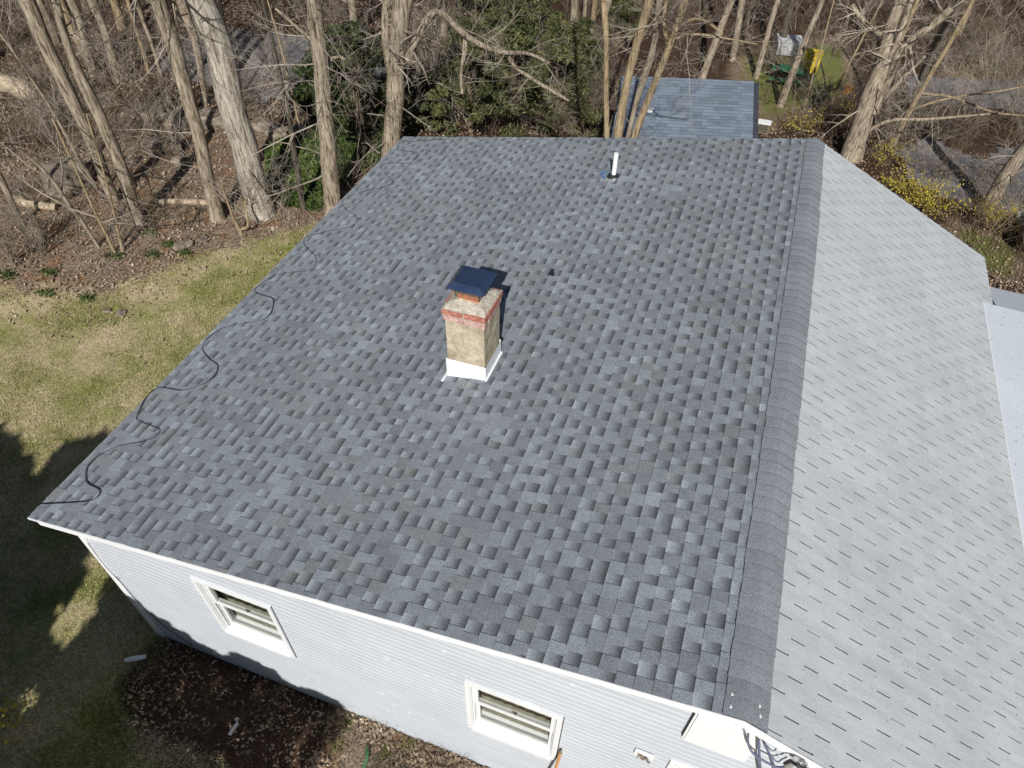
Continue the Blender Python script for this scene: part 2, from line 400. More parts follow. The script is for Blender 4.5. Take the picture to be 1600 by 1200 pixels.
# --- old three-tab slope
ob = MB(); nR = int((UR-.03)/E_)+1
ph = [.0, .155]
for k in range(nR):
    u0, u1 = .03+k*E_, min(.03+(k+1)*E_, UR)
    base_y = .19 if k % 2 == 0 else .035
    y = base_y-.31; n = rs.randint(0, 2)
    h1, h0 = .0085, .0008
    lip = rs.uniform(0, .002)
    while y < LEN:
        sl_ = .0054 if rs.random() < .9 else .002
        a, b = max(0, y+sl_), min(LEN, y+.31-sl_*.6)
        if b > a:
            v = rs.uniform(.99, 1.01); n += 1
            if n % 3 == 0 or n < 2: shv = rs.uniform(.975, 1.025)
            v *= shv; c = (.475*v, .496*v, .506*v)
            ob.quad(PR(u0, a, h0), PR(u1, a, h1+lip), PR(u1, b, h1+lip), PR(u0, b, h0), c)
            ob.quad(PR(u1, a, h1+lip), PR(u1, a, -.001), PR(u1, b, -.001), PR(u1, b, h1+lip), mul(c, .6))
            if n % 3 == 0 and rs.random() < .5: ob.quad(PR(u0+.002, b, h0+.001), PR(u1, b, h1+lip+.0012), PR(u1, b+.0035, h1+lip+.0012), PR(u0+.002, b+.0035, h0+.001), mul(c, .45))
        y += .31
    # dark felt seen in the slots
    ob.quad(PR(u0, 0, -.0035), PR(u1, 0, -.0015), PR(u1, LEN, -.0015), PR(u0, LEN, -.0035), (.05, .05, .05))
ob.quad(PR(UR, 0, -.03), PR(UR, LEN, -.03), PR(UR, LEN, .006), PR(UR, 0, .006), (.5, .5, .5))
slope2 = ob.build('roof', M['oldshingle'], house); slope2['label'] = 'old white three-tab shingle slope'
# --- ridge cap
cb = MB(); y = 0.0; i = 0; rcap = random.Random(3)
while y < LEN:
    y1 = min(y+E_+.012, LEN+.01); c = tone(rcap, y, 0); q0 = rcap.uniform(.255, .30); c = (q0*.93, q0*.99, q0*1.05); c = (c[0]*.97, c[1]*.99, c[2]*1.0)
    xr = .165 if y < 7.1 else (.145 if y < 8.1 else .125)
    lt = .0; prof = []; jx = rcap.uniform(-.004, .004); xr += jx
    for s in (-.152+jx, -.10, -.07, -.045, -.02, 0, .02, .045, .07, .10, xr):
        z = s*SL if s < 0 else -s*SR; k_ = min(1, max(0, (s+.04)/.08)); nxn = -SL/cL*(1-k_)+SR/cR*k_; nzn = 1/cL*(1-k_)+1/cR*k_
        rnd = .006*math.exp(-(s/.03)**2)
        prof.append((s, z-rnd, nxn, nzn))
    hn, hf = .0195, .0135
    if i % 1 == 0:
        for (a, b) in zip(prof[:-1], prof[1:]):
            A0 = (a[0]+a[2]*hn, y, a[1]+a[3]*hn); B0 = (b[0]+b[2]*hn, y, b[1]+b[3]*hn)
            A1 = (a[0]+a[2]*hf, y1, a[1]+a[3]*hf); B1 = (b[0]+b[2]*hf, y1, b[1]+b[3]*hf)
            dk = mul(c, .90)
            cb.quad(A0, B0, B1, A1, [c, c, dk, dk]); cb.quad((a[0], y, a[1]), (b[0], y, b[1]), B0, A0, mul(c, .3))
        for e in (prof[0], prof[-1]):
            cb.quad((e[0], y, e[1]), (e[0]+e[2]*hn, y, e[1]+e[3]*hn), (e[0]+e[2]*hf, y1, e[1]+e[3]*hf), (e[0], y1, e[1]), mul(c, .3))
    y += E_; i += 1
capo = cb.build('ridge_cap', M['shingle'], house, smooth=False)
for q in ((1143, 1087), (1141, 1106), (1186, 1105), (1187, 1121)):
    nb = MB(); p = plane(q, (-SL, 0, 1)) if q[0] < 1163 else plane(q, (SR, 0, 1)); p[2] += .02
    nb.tube([(p[0], p[1], p[2]-.01), (p[0], p[1], p[2]+.006)], [.011, .008], 8); nb.tube([(p[0]-.004, p[1]+.012, p[2]-.008), (p[0]-.004, p[1]+.016, p[2]+.003)], [.007, .005], 6); nb.build('sealant_dab', M['pvc'], capo)

# --- gable wall siding, real laps
sb = MB(); z = G0-.05; CRS = .1016
def roofz(x): return (SL*x if x < 0 else -SR*x)
while z < 0:
    z1 = z+CRS
    def lim(zz):
        zt = zz+.12; xl = -7.04; xr = 2.85
        if zt > -7.04*SL: xl = max(xl, zt/SL)
        if zt > -2.85*SR: xr = min(xr, -zt/SR)
        return xl, xr
    xa, xb = lim(z1)
    if xb-xa > .1:
        yb, yt, ym = WY-.015, WY, WY-.0133
        zm = z+CRS*.70
        sb.quad((xa, yb, z), (xb, yb, z), (xb, ym, zm), (xa, ym, zm)); sb.quad((xa, ym, zm), (xb, ym, zm), (xb, yt, z1), (xa, yt, z1)); sb.quad((xa, yt, z), (xb, yt, z), (xb, yb, z), (xa, yb, z))
    z = z1
# siding on the two side walls and the rear wall (same laps)
for (ax, sgn) in ((-7.04, -1), (2.85, 1)):
    z = G0-.05
    while z < (-1.40 if ax < 0 else -1.5):
        z1 = z+CRS; xo, xi = ax+sgn*.016, ax
        q = [(xo, WY, z), (xo, LEN-.22, z), (xi, LEN-.22, z1), (xi, WY, z1)]; sb.quad(*(q if sgn > 0 else q[::-1])); z = z1
z = G0-2
while z < -.2:
    z1 = z+CRS; xa, xb = lim(z1)
    if xb-xa > .1: sb.quad((xb, LEN-.204, z), (xa, LEN-.204, z), (xa, LEN-.22, z1), (xb, LEN-.22, z1))
    z = z1
# windows in the front wall: openings are cut by rebuilding the strips around them
WIN = [(-5.53, -4.51, -3.143, -1.83), (-2.29, -1.27, -3.143, -1.83), (-.23, .79, -3.18, -1.87)]
def cut_openings(mb):
    nv, nf, nc = mb.v, [], []
    for f, c in zip(mb.f, mb.c):
        P = [mb.v[i] for i in f]; keep = True
        if max(p[1] for p in P) < WY+.01 and min(p[1] for p in P) > WY-.03 and abs(P[0][0]-P[1][0]) > .3:
            zc0, zc1 = min(p[2] for p in P), max(p[2] for p in P); xa, xb = min(p[0] for p in P), max(p[0] for p in P)
            hs = [w_ for w_ in WIN if w_[2]+.02 < (zc0+zc1)/2 < w_[3]-.02]
            if hs:
                keep = False; cur = xa
                for (w0, w1, _, _) in sorted(hs)+[(xb, None, 0, 0)]:
                    if w0-cur > .01:
                        o = len(nv); lo = [p for p in P]
                        Q = [(cur if abs(p[0]-xa) < 1e-6 else w0, p[1], p[2]) for p in P]; nv.extend(Q); nf.append((o, o+1, o+2, o+3)); nc.append(None)
                    cur = w1
        if keep: nf.append(f); nc.append(c)
    mb.f, mb.c = nf, nc
cut_openings(sb)
sb.build('wall', M['siding'], house)
for cx in (-7.04, 2.85):   # corner posts
    tb = MB()
    tb.box(cx-.032, cx+.075 if cx < 0 else cx+.032, WY-.028, WY+.06, G0-.05, -1.38)
    tb.build('corner_trim', M['trim'], house)
# rake fascia and frieze board under the shingle edge
fb = MB()
def rake(side, u0, u1, y0, y1, h0, h1):
    P = PL if side < 0 else PR
    a = [P(u0, y0, h0), P(u1, y0, h0), P(u1, y1, h0), P(u0, y1, h0)]; b = [P(u0, y0, h1), P(u1, y0, h1), P(u1, y1, h1), P(u0, y1, h1)]; fb.hexa(a, b)
for (ya, yb) in ((.022, .050), (LEN-.05, LEN-.022)):
    fb = MB(); rake(-1, .03, UL-.0, ya, yb, -.155, -.031); fb.build('rake_board', M['trim'], house)
    fb = MB(); rake(1, .0, UR-.01, ya+.001, yb+.001, -.155, -.031); fb.build('rake_board', M['trim'], house)
fb = MB(); rake(-1, .1, UL, .05, WY+.03, -.150, -.125); rake(1, 0, UR-.05, .051, WY+.03, -.150, -.125); rake(-1, .03, .30, .05, LEN-.06, -.149, -.124)
fb.build('soffit', M['trim'], house)
fb = MB(); rake(-1, -.012, UL, -.006, .018, -.030, -.004); rake(1, 0, UR, -.005, .018, -.030, -.008)
fb.build('drip_edge', M['flash'], house)
gb2 = MB()
for X0, Z0, sg in ((-WL-.012, -WL*SL-.035, -1), (WR+.01, -WR*SR-.04, 1)):
    y0, y1 = (.05, LEN-.05) if sg < 0 else (.05, LEN-.02)
    pr = [(0, 0), (0, -.105), (sg*.065, -.105), (sg*.095, -.03), (sg*.095, 0), (sg*.09, -.002), (sg*.06, -.098), (sg*.006, -.098), (sg*.006, 0)]
    if sg < 0: continue
    a = [(X0+p[0], y0, Z0+p[1]) for p in pr]; b = [(X0+p[0], y1, Z0+p[1]) for p in pr]; n = len(pr)
    gb2.add(a+b, [(i, (i+1) % n, n+(i+1) % n, n+i) for i in range(n)]+[tuple(range(n))[::-1], tuple(range(n, 2*n))])
fb = MB(); fb.box(-WL+.022, -WL+.045, .05, LEN-.05, -WL*SL-.165, -WL*SL-.030); fb.box(-WL+.03, -7.05, .05, .075, -WL*SL-.19, -WL*SL-.125)
fb.build('fascia', M['trim'], house)

# --- windows
def window(i, x0, x1, z0, z1, label=None):
    f = MB(); c = .055; Y0, Y1 = WY-.035, WY+.09
    f.box(x0, x0+c, Y0, Y1, z0, z1); f.box(x1-c, x1, Y0, Y1, z0, z1); f.box(x0+c, x1-c, Y0-.004, Y1, z1-c, z1)
    # inner jamb tracks
    for s, xx in ((1, x0+c), (-1, x1-c)):
        for j, (d, y_) in enumerate(((.014, WY+.005), (.014, WY+.035), (.014, WY+.065))):
            a = xx+s*(.008+j*.0); f.box(min(a, a+s*d), max(a, a+s*d), y_, y_+.012, z0+.05, z1-c)
        f.box(min(xx, xx+s*.007), max(xx, xx+s*.007), WY-.02, WY+.10, z0+.05, z1-c)
    w_ = f.build('window', M['window_white'], house)
    if label: w_['label'] = label
    s_ = MB(); s_.hexa([(x0+c, WY-.055, z0-.0), (x1-c, WY-.055, z0-.0), (x1-c, WY+.16, z0), (x0+c, WY+.16, z0)], [(x0+c, WY-.055, z0+.035), (x1-c, WY-.055, z0+.035), (x1-c, WY+.16, z0+.085), (x0+c, WY+.16, z0+.085)])
    s_.build('sill', M['window_white'], w_)
    zm = (z0+z1)/2+.03; a, b = x0+c+.022, x1-c-.022
    def sash(y, za, zb, r=.04):
        q = MB(); q.box(a, a+r, y, y+.028, za, zb); q.box(b-r, b, y, y+.028, za, zb); q.box(a+r, b-r, y+.001, y+.027, za, za+r); q.box(a+r, b-r, y+.001, y+.027, zb-r*.8, zb)
        q.build('sash', M['window_white'], w_)
        g = MB(); g.box(a+r, b-r, y+.011, y+.015, za+r, zb-r*.8); g.build('pane', M['glass'], w_)
    sash(WY+.018, zm-.02, z1-c); sash(WY+.052, z0+.07, zm+.02)
    k = MB()
    n = 26; ya = WY+.16
    for j in range(n):                                                        # hanging curtain with folds
        xa, xb = x0+.04+(x1-x0-.08)*j/n, x0+.04+(x1-x0-.08)*(j+1)/n; d1, d2 = .006*math.sin(j*1.9), .006*math.sin((j+1)*1.9)
        k.quad((xa, ya+d1, z0+.07), (xb, ya+d2, z0+.07), (xb, ya+d2, z1-.10+.05*abs(math.sin(j*.6))), (xa, ya+d1, z1-.10+.05*abs(math.sin(j*.6))))
    k.build('curtain', M['cream'], w_)
    k = MB(); k.box(x0-.2, x1+.2, WY+.9, WY+.92, z0-.3, z1+.2); k.box(x0-.2, x1+.2, WY+.13, WY+.9, z1+.12, z1+.14); k.box(x0-.2, x1+.2, WY+.17, WY+.9, z0-.32, z0-.30); k.box(x0-.22, x0-.2, WY+.13, WY+.9, z0-.3, z1+.2); k.box(x1+.2, x1+.22, WY+.13, WY+.9, z0-.3, z1+.2)
    k.build('room_interior', M['room'], w_)
    l = MB()                                                                  # sash lock
    l.box((a+b)/2-.03, (a+b)/2+.03, WY+.046, WY+.056, zm+.02, zm+.03); l.tube([((a+b)/2, WY+.045, zm+.03), ((a+b)/2+.02, WY+.03, zm+.045)], .005, 5); l.build('sash_lock', M['rust'], w_)
    d = MB(); d.box(x0-.012, x0-.002, WY-.02, WY+.0, z0, z1+.01) if False else d.box(x1+.002, x1+.010, WY-.018, WY+.0, z0, z1+.008); d.build('channel_gap', M['black'], w_)
window(0, *WIN[0]); window(1, *WIN[1]); window(2, *WIN[2])

# --- chimney
CX0, CX1, CY0, CY1 = -3.600, -3.150, 2.985, 3.455
ch = MB(); ch.box(CX0, CX1, CY0, CY1, -.75, .235)
chim = ch.build('chimney', M['mortar'], house); chim['label'] = 'stuccoed square chimney with brick bands and a dark metal cap'
def bricks(z0, z1, out, mats, nm, rr):
    for mi, mt in enumerate(mats):
        q = MB(); 
        for side in range(4):
            L_ = (CX1-CX0+2*out) if side % 2 == 0 else (CY1-CY0-.17)
            nB = 2 if side % 2 == 0 else 1.6
            n = 2
            for j in range(n):
                if rr.random() < .5 and mi == 0 or (mi == 1): pass
                a, b = L_*j/n+.006, L_*(j+1)/n-.006
                if (side+j) % 2 != mi and len(mats) > 1: continue
                dz = rr.uniform(-.004, .004)
                if side == 0: q.box(CX0-out+a, CX0-out+b, CY0-out+rr.uniform(-.003, .003), CY0+.08, z0, z1+dz)
                if side == 2: q.box(CX0-out+a, CX0-out+b, CY1-.08, CY1+out, z0, z1+dz)
                if side == 1: q.box(CX1-.08, CX1+out+rr.uniform(-.003, .003), CY0+.085+a, CY0+.085+b, z0, z1+dz)
                if side == 3: q.box(CX0-out, CX0+.08, CY0+.085+a, CY0+.085+b, z0, z1+dz)
        q.build(nm, mt, chim)
rr = random.Random(2)
bricks(.215, .275, .020, [M['brick_pink']], 'brick_band', rr); bricks(.302, .365, .032, [M['brick_red']], 'brick_band', rr)
mo = MB(); mo.box(CX0-.012, CX1+.012, CY0-.012, CY1+.012, .212, .284); mo.box(CX0-.0225, CX1+.0225, CY0-.0225, CY1+.0225, .2845, .3635)
mo.build('mortar_joint', M['crown_mortar'], chim)
def ring(s, z, jx=0): return [((CX0+CX1)/2+a*s, (CY0+CY1)/2+b*s, z) for a, b in ((-1, -1), (1, -1), (1, 1), (-1, 1))]
def lumpy(rings, n=9, amp=.006, seed=1):
    r = random.Random(seed); q = MB(); P = []
    for R4 in rings:
        row = []
        for k in range(4):
            a, b = Vector(R4[k]), Vector(R4[(k+1) % 4])
            for j in range(n): 
                p = a.lerp(b, j/n); row.append(p+Vector((r.uniform(-amp, amp), r.uniform(-amp, amp), r.uniform(-amp, amp))))
        P.append(row)
    m = len(P[0]); q.v = [tuple(p) for row in P for p in row]
    for i in range(len(P)-1):
        for j in range(m): q.f.append((i*m+j, i*m+(j+1) % m, (i+1)*m+(j+1) % m, (i+1)*m+j)); q.c.append(None)
    return q
lumpy([ring(.244, .360), ring(.225, .388), ring(.20, .405), ring(.15, .425), ring(.135, .44), ring(.11, .44)], 9, .007).build('crown', M['crown_mortar'], chim, smooth=True)
fl = MB()
for s0, s1 in ((.118, .122),): 
    fl.hexa(ring(.120, .40), ring(.118, .492))
fl.build('flue', M['clay'], chim)
cx, cyy = (CX0+CX1)/2, (CY0+CY1)/2
cg = MB(); hh = .135; z0, z1 = .492, .625
for k in range(13):
    t = -hh+2*hh*k/12
    for e in (-hh, hh):
        cg.tube([(cx+t, cyy+e, z0-.02), (cx+t, cyy+e, z1)], .004, 4); cg.tube([(cx+e, cyy+t, z0-.02), (cx+e, cyy+t, z1)], .004, 4)
for zz in (z0-.015, z0+.03, z0+.075):
    cg.tube([(cx-hh, cyy-hh, zz), (cx+hh, cyy-hh, zz), (cx+hh, cyy+hh, zz), (cx-hh, cyy+hh, zz), (cx-hh, cyy-hh, zz)], .0045, 4)
cg.build('spark_screen', M['rust'], chim)
lid = MB(); S1, S2 = .208, .150
def ring2(s, z): return [(cx+a*s, cyy+b*s, z) for a, b in ((-1, -1), (1, -1), (1, 1), (-1, 1))]
o1, t1 = ring2(S1, .620), ring2(S2, .672); o2 = ring2(S1, .609); lid.add(o1+t1+o2, [(0, 1, 5, 4), (1, 2, 6, 5), (2, 3, 7, 6), (3, 0, 4, 7), (4, 5, 6, 7), (8, 9, 1, 0), (9, 10, 2, 1), (10, 11, 3, 2), (11, 8, 0, 3), (11, 10, 9, 8)])
lid.build('chimney_cap', M['cap_metal'], chim)
fh = MB(); o = .012
def zr(x): return SL*x
for (xa, xb, ya, yb) in ((CX0-o, CX1+o, CY0-o-.004, CY0-o), (CX0-o, CX1+o, CY1+o, CY1+o+.004), (CX0-o-.004, CX0-o, CY0-o-.004, CY1+o+.004), (CX1+o, CX1+o+.004, CY0-o-.004, CY1+o+.004)):
    fh.hexa([(xa, ya, zr(xa)-.01), (xb, ya, zr(xb)-.01), (xb, yb, zr(xb)-.01), (xa, yb, zr(xa)-.01)], [(xa, ya, -.375+.0), (xb, ya, -.365), (xb, yb, -.365), (xa, yb, -.375)])
# base flanges lying on the shingles
def flange(x0, x1, y0, y1, h=.012):
    fh.hexa([(x0, y0, zr(x0)+.002), (x1, y0, zr(x1)+.002), (x1, y1, zr(x1)+.002), (x0, y1, zr(x0)+.002)], [(x0, y0, zr(x0)+h), (x1, y0, zr(x1)+h), (x1, y1, zr(x1)+h), (x0, y1, zr(x0)+h)])
flange(CX1+.016, CX1+.035, CY0-.03, CY1+.02); flange(CX0-.05, CX0-.018, CY0-.12, CY1+.02)
fh.build('flashing', M['flash'], chim)
# --- vent pipe
vp = (-2.862, 7.80); vz = zr(vp[0])
v = MB(); v.tube([(vp[0], vp[1], vz), (vp[0], vp[1], -.119)], .036, 14, cap=True); vent = v.build('vent_pipe', M['pvc'], house, smooth=False)
v = MB(); v.tube([(vp[0], vp[1], vz+.004), (vp[0], vp[1], vz+.03), (vp[0], vp[1], vz+.05)], [.105, .085, .046], 18); v.build('pipe_boot', M['black'], vent)
v = MB(); v.hexa([(vp[0]-.12, vp[1]-.17, zr(vp[0]-.12)+.008), (vp[0]+.05, vp[1]-.17, zr(vp[0]+.05)+.008), (vp[0]+.06, vp[1]-.06, zr(vp[0]+.06)+.008), (vp[0]-.10, vp[1]-.06, zr(vp[0]-.1)+.008)], [(vp[0]-.12, vp[1]-.17, zr(vp[0]-.12)+.012), (vp[0]+.05, vp[1]-.17, zr(vp[0]+.05)+.012), (vp[0]+.06, vp[1]-.06, zr(vp[0]+.06)+.016), (vp[0]-.10, vp[1]-.06, zr(vp[0]-.1)+.016)]); v.build('base_flange', M['lead'], vent)
M['bluemark'] = m_noisy('blue_chalk', (.05, .13, .34), (.16, .26, .44), 40, .9, .1)
v = MB(); rq = random.Random(8)
for k in range(9):
    p = plane((944+rq.uniform(-4, 6), 274+rq.uniform(-5, 5)), (-SL, 0, 1)); s = rq.uniform(.015, .03); h = .013
    v.quad(*[(p[0]+a*s, p[1]+b*s, zr(p[0]+a*s)+h+.0002*k) for a, b in ((-1, -1.3), (1, -1), (.8, 1), (-1, 1.2))])
v.build('chalk_mark', M['bluemark'], slope1)
# a small scuff upslope of the chimney
v = MB()
for k in range(9):
    p = plane((861+rq.uniform(-3, 3), 427+rq.uniform(-5, 6)), (-SL, 0, 1)); s = rq.uniform(.012, .03)
    v.quad(*[(p[0]+a*s, p[1]+b*s, zr(p[0]+a*s)+.0125+.0002*k) for a, b in ((-1, -1), (1, -1), (1, 1), (-1, 1))])
v.build('tar_spot', M['black'], slope1)

# --- details by the gable peak
v = MB(); v.box(-.235, .275, WY-.055, WY-.02, -1.19, -.60); v.box(-.255, -.237, WY-.045, WY-.015, -1.18, -.62)
pb = v.build('gable_panel', M['pvc'], house)
v = MB(); v.box(-.262, -.256, WY-.04, WY-.012, -1.18, -.62); v.build('channel_gap', M['black'], pb)
v = MB(); v.box(-.555, -.375, WY-.04, WY-.017, -2.02, -1.91); mp = v.build('mounting_plate', M['window_white'], house)
v = MB(); v.tube([(-.52, WY-.045, -1.95), (-.47, WY-.075, -1.97), (-.44, WY-.06, -1.955), (-.41, WY-.08, -1.98), (-.40, WY-.05, -2.04)], .010, 6); v.tube([(-.50, WY-.05, -1.955), (-.43, WY-.055, -1.985)], .014, 6); v.tube([(-.51, WY-.045, -1.97), (-.515, WY-.06, -2.03)], .005, 5); v.build('bracket', M['rust'], mp)
def wire(px, y, r, nm='wire', mat='ltgreywire', par=None):
    P = [onY(q, y if not isinstance(y, (list, tuple)) else y[i]) for i, q in enumerate(px)]; P = chaikin(P, 2)
    q = MB(); q.tube(P, r, 7); return q.build(nm, M[mat], par or house, smooth=True)
wire([(1169, 1147), (1168, 1160), (1173, 1173), (1183, 1183), (1199, 1192), (1215, 1200), (1232, 1197), (1240, 1190)], .10, .010)
wire([(1186, 1156), (1186, 1180), (1188, 1200), (1190, 1215)], .12, .011)
wire([(1193, 1160), (1199, 1172), (1205, 1183), (1211, 1202), (1216, 1220)], .12, .009)
wire([(1196, 1161), (1201, 1175), (1206, 1182), (1215, 1192), (1222, 1186), (1229, 1183)], .11, .006)
wire([(137, 848), (165, 886), (190, 911), (215, 941), (262, 984), (300, 1008)], WY-.03, .0045, mat='cable')
v = MB(); p = onY((1252, 1196), -.03)
v.tube([(p[0]-.05, -.01, p[2]-.16), (p[0]-.045, -.015, p[2]+.02), (p[0]-.04, -.05, p[2]+.05)], [.024, .026, .02], 10); v.tube([(p[0]+.01, -.02, p[2]-.2), (p[0]+.02, -.02, p[2]+.03)], [.02, .018], 10)
sh = v.build('service_head', M['lead'], house)
v = MB(); v.tube([(p[0]-.09, -.02, p[2]-.10), (p[0]-.09, -.04, p[2]+.04), (p[0]-.05, -.07, p[2]+.08), (p[0]+.02, -.07, p[2]+.07), (p[0]+.05, -.04, p[2]-.0)], .012, 7); v.build('wire', M['black'], sh)

# --- lower roofed addition on the right
an = MB(); y0, y1, yr = .3, 7.80, 7.80
def za(x): return -1.372-.045*(x-2.87)
X0, X1 = 2.875, 8.5
v = MB(); v.hexa([(X0, y0, za(X0)-.14), (X1, y0, za(X1)-.14), (X1, yr, za(X1)-.14), (X0, yr, za(X0)-.14)], [(X0, y0, za(X0)), (X1, y0, za(X1)), (X1, yr, za(X1)), (X0, yr, za(X0))])
v.hexa([(WR+.02, yr, za(3.07)-.14), (X1, yr, za(X1)-.14), (X1, 8.75, za(X1)-.50), (WR+.02, 8.75, za(3.07)-.50)], [(WR+.02, yr, za(3.07)-.002), (X1, yr, za(X1)-.002), (X1, 8.75, za(X1)-.30), (WR+.02, 8.75, za(3.07)-.30)])
lr = v.build('roof', M['membrane'], house); lr['label'] = 'low white rolled roof over the side addition'
v = MB(); v.box(X0-.012, X0+.004, y0, yr+.0, za(X0)-.0, za(X0)+.014); v.build('roof_edge_strip', M['trim'], lr)
v = MB(); v.box(2.9, 8.3, .5, 8.5, G0-.1, -1.85); w2 = v.build('wall', M['siding'], house); w2['label'] = 'wall of the side addition'

# ---------------------------------------------------------------- things on and by the house
CABLE = [(60,790),(105,788),(147,785),(159,771),(153,764),(137,758),(134,748),(136,730),(151,716),(183,698),(229,692),(247,682),(251,672),(238,667),(218,660),(213,655),(220,640),(230,620),(247,606),(267,609),(287,613),(310,605),(327,598),(340,583),(342,573),(337,568),(328,563),(317,550),(316,540),(328,527),(347,513),(373,507),(410,503),(423,493),(428,477),(427,467),(413,464),(397,458),(400,450),(423,435),(443,428),(485,425),(494,417),(494,402),(487,395),(476,386),(474,377),(479,371),(507,364),(545,357),(557,350),(559,342),(552,336),(540,329),(534,320),(537,311),(557,303),(582,297),(607,292),(615,286),(610,280),(600,271),(594,262),(600,257),(620,255),(637,258),(647,252),(655,241),(650,239),(635,237),(621,237),(620,231),(625,224),(631,219),(640,223),(662,221),(696,219)]
P = chaikin([plane(q, (-SL, 0, 1)) for q in CABLE], 2)
for p in P: p[2] = max(SL*p[0], -9)+.020+.003*math.sin(p[1]*7)
v = MB(); v.tube(P, .003, 6)
P2 = [(p[0]+.005*math.sin(p[1]*2.3), p[1]+.006*math.cos(p[1]*1.7+p[0]), p[2]+.001) for p in P[:150]]
v.tube(P2, .0028, 6)
tag(v.build('heating_cable', M['cable'], smooth=True, loc=tuple(P[0])), 'thin black cable zigzagging over the shingles beside the left eave', 'cable')
# wooden tool leaning on the wall
q1 = onY((876, 1176), WY-.06); tl = empty('garden_tool', (q1[0]-.05, -.42, G0))
tag(tl, 'long orange-brown wooden tool handle leaning on the wall under the right window', 'garden tool')
v = MB(); v.tube([(q1[0], WY-.06, q1[2]), (q1[0]-.03, -.08, q1[2]-.75), (q1[0]-.05, -.38, G0+.25)], [.017, .017, .018], 10); M['wood'] = m_noisy('orange_wood', (.34, .15, .05), (.55, .28, .11), 9, .6, .3, sc=(1, 1, .2)); v.build('handle', M['wood'], tl)
v = MB(); v.tube([(q1[0], WY-.061, q1[2]-.03), (q1[0], WY-.058, q1[2]+.012)], [.019, .016], 10); v.build('grip', M['rust'], tl)
v = MB(); x_ = q1[0]-.05; v.hexa([(x_-.11, -.46, G0+.02), (x_+.11, -.46, G0+.02), (x_+.10, -.39, G0+.28), (x_-.10, -.39, G0+.28)], [(x_-.11, -.455, G0+.025), (x_+.11, -.455, G0+.025), (x_+.10, -.384, G0+.285), (x_-.10, -.384, G0+.285)]); v.build('blade', M['rust'], tl)
# small things on the ground in front
def gthing(name, px, label, cat, fn, mat):
    p = onG(px); v = MB(); fn(v, p); return tag(v.build(name, mat, loc=(p[0], p[1], p[2])), label, cat)
gthing('downspout_elbow', (213, 1032), 'pale plastic pipe scrap lying in shade by the wall corner', 'pipe', lambda v, p: v.tube([(p[0]-.11, p[1]-.06, p[2]+.05), (p[0], p[1], p[2]+.06), (p[0]+.12, p[1]+.08, p[2]+.05)], [.03, .038, .03], 10), M['window_white'])
gthing('plastic_scrap', (366, 1139), 'small white wedge of plastic on the dark bed', 'scrap', lambda v, p: v.hexa([(p[0]-.02, p[1]-.09, p[2]+.02), (p[0]+.02, p[1]-.09, p[2]+.02), (p[0]+.045, p[1]+.06, p[2]+.03), (p[0], p[1]+.08, p[2]+.03)], [(p[0]-.02, p[1]-.09, p[2]+.045), (p[0]+.02, p[1]-.09, p[2]+.045), (p[0]+.045, p[1]+.06, p[2]+.055), (p[0], p[1]+.08, p[2]+.055)]), M['pvc'])
gthing('plastic_tag', (371, 1125), 'tiny white square tag on the dark bed', 'tag', lambda v, p: v.box(p[0]-.025, p[0]+.025, p[1]-.02, p[1]+.02, p[2]+.02, p[2]+.035), M['pvc'])
M['hose'] = m_noisy('green_hose', (.05, .16, .06), (.10, .26, .11), 9, .5, .4)
def hose(v, p):
    a = onG((574, 1170)); b = onG((577, 1185)); c = onG((571, 1200)); d = onG((560, 1225))
    v.tube(chaikin([(a[0], a[1], a[2]+.06), (b[0], b[1], b[2]+.13), (c[0], c[1], c[2]+.1), (d[0], d[1], d[2]+.03)], 2), .022, 8)
gthing('garden_hose', (574, 1190), 'short green hose end sticking out of the leaf litter', 'hose', hose, M['hose'])
# ================================================================= PLANTS
def rdir(r, up=0., flat=1.):
    th = r.uniform(0, 2*math.pi); z = r.uniform(-1, 1); s = math.sqrt(1-z*z); return Vector((s*math.cos(th)*flat, s*math.sin(th)*flat, z+up)).normalized()
def twig(mb, p, d, L, r0, r, depth, nkid, droop=0., n=3, seg=4, wob=.22, up=.08, lenk=.55):
    pts = [p.copy()]; rad = [r0]; cur = p.copy(); dd = d.copy()
    for i in range(seg):
        dd = (dd+rdir(r)*wob+Vector((0, 0, up-droop*(i/seg)))).normalized(); cur = cur+dd*(L/seg); pts.append(cur.copy()); rad.append(max(r0*(1-(i+1)/seg*.8), .0022))
    mb.tube(pts, rad, n, cap=False)
    if depth > 0:
        for k in range(nkid):
            t = r.uniform(.22, 1.); i = min(int(t*seg), seg-1); fr = t*seg-i; q = pts[i].lerp(pts[i+1], fr)
            ax = (pts[i+1]-pts[i]).normalized(); sd = rdir(r); sd = (sd-ax*sd.dot(ax)).normalized()
            nd = (ax*r.uniform(.5, 1.)+sd*r.uniform(.6, 1.)+Vector((0, 0, up))).normalized()
            twig(mb, q, nd, L*lenk*r.uniform(.6, 1.15)*(1.1-.4*t), max(rad[i]*.5, .0026), r, depth-1, nkid, droop, n, seg if depth > 1 else 3, wob, up, lenk)
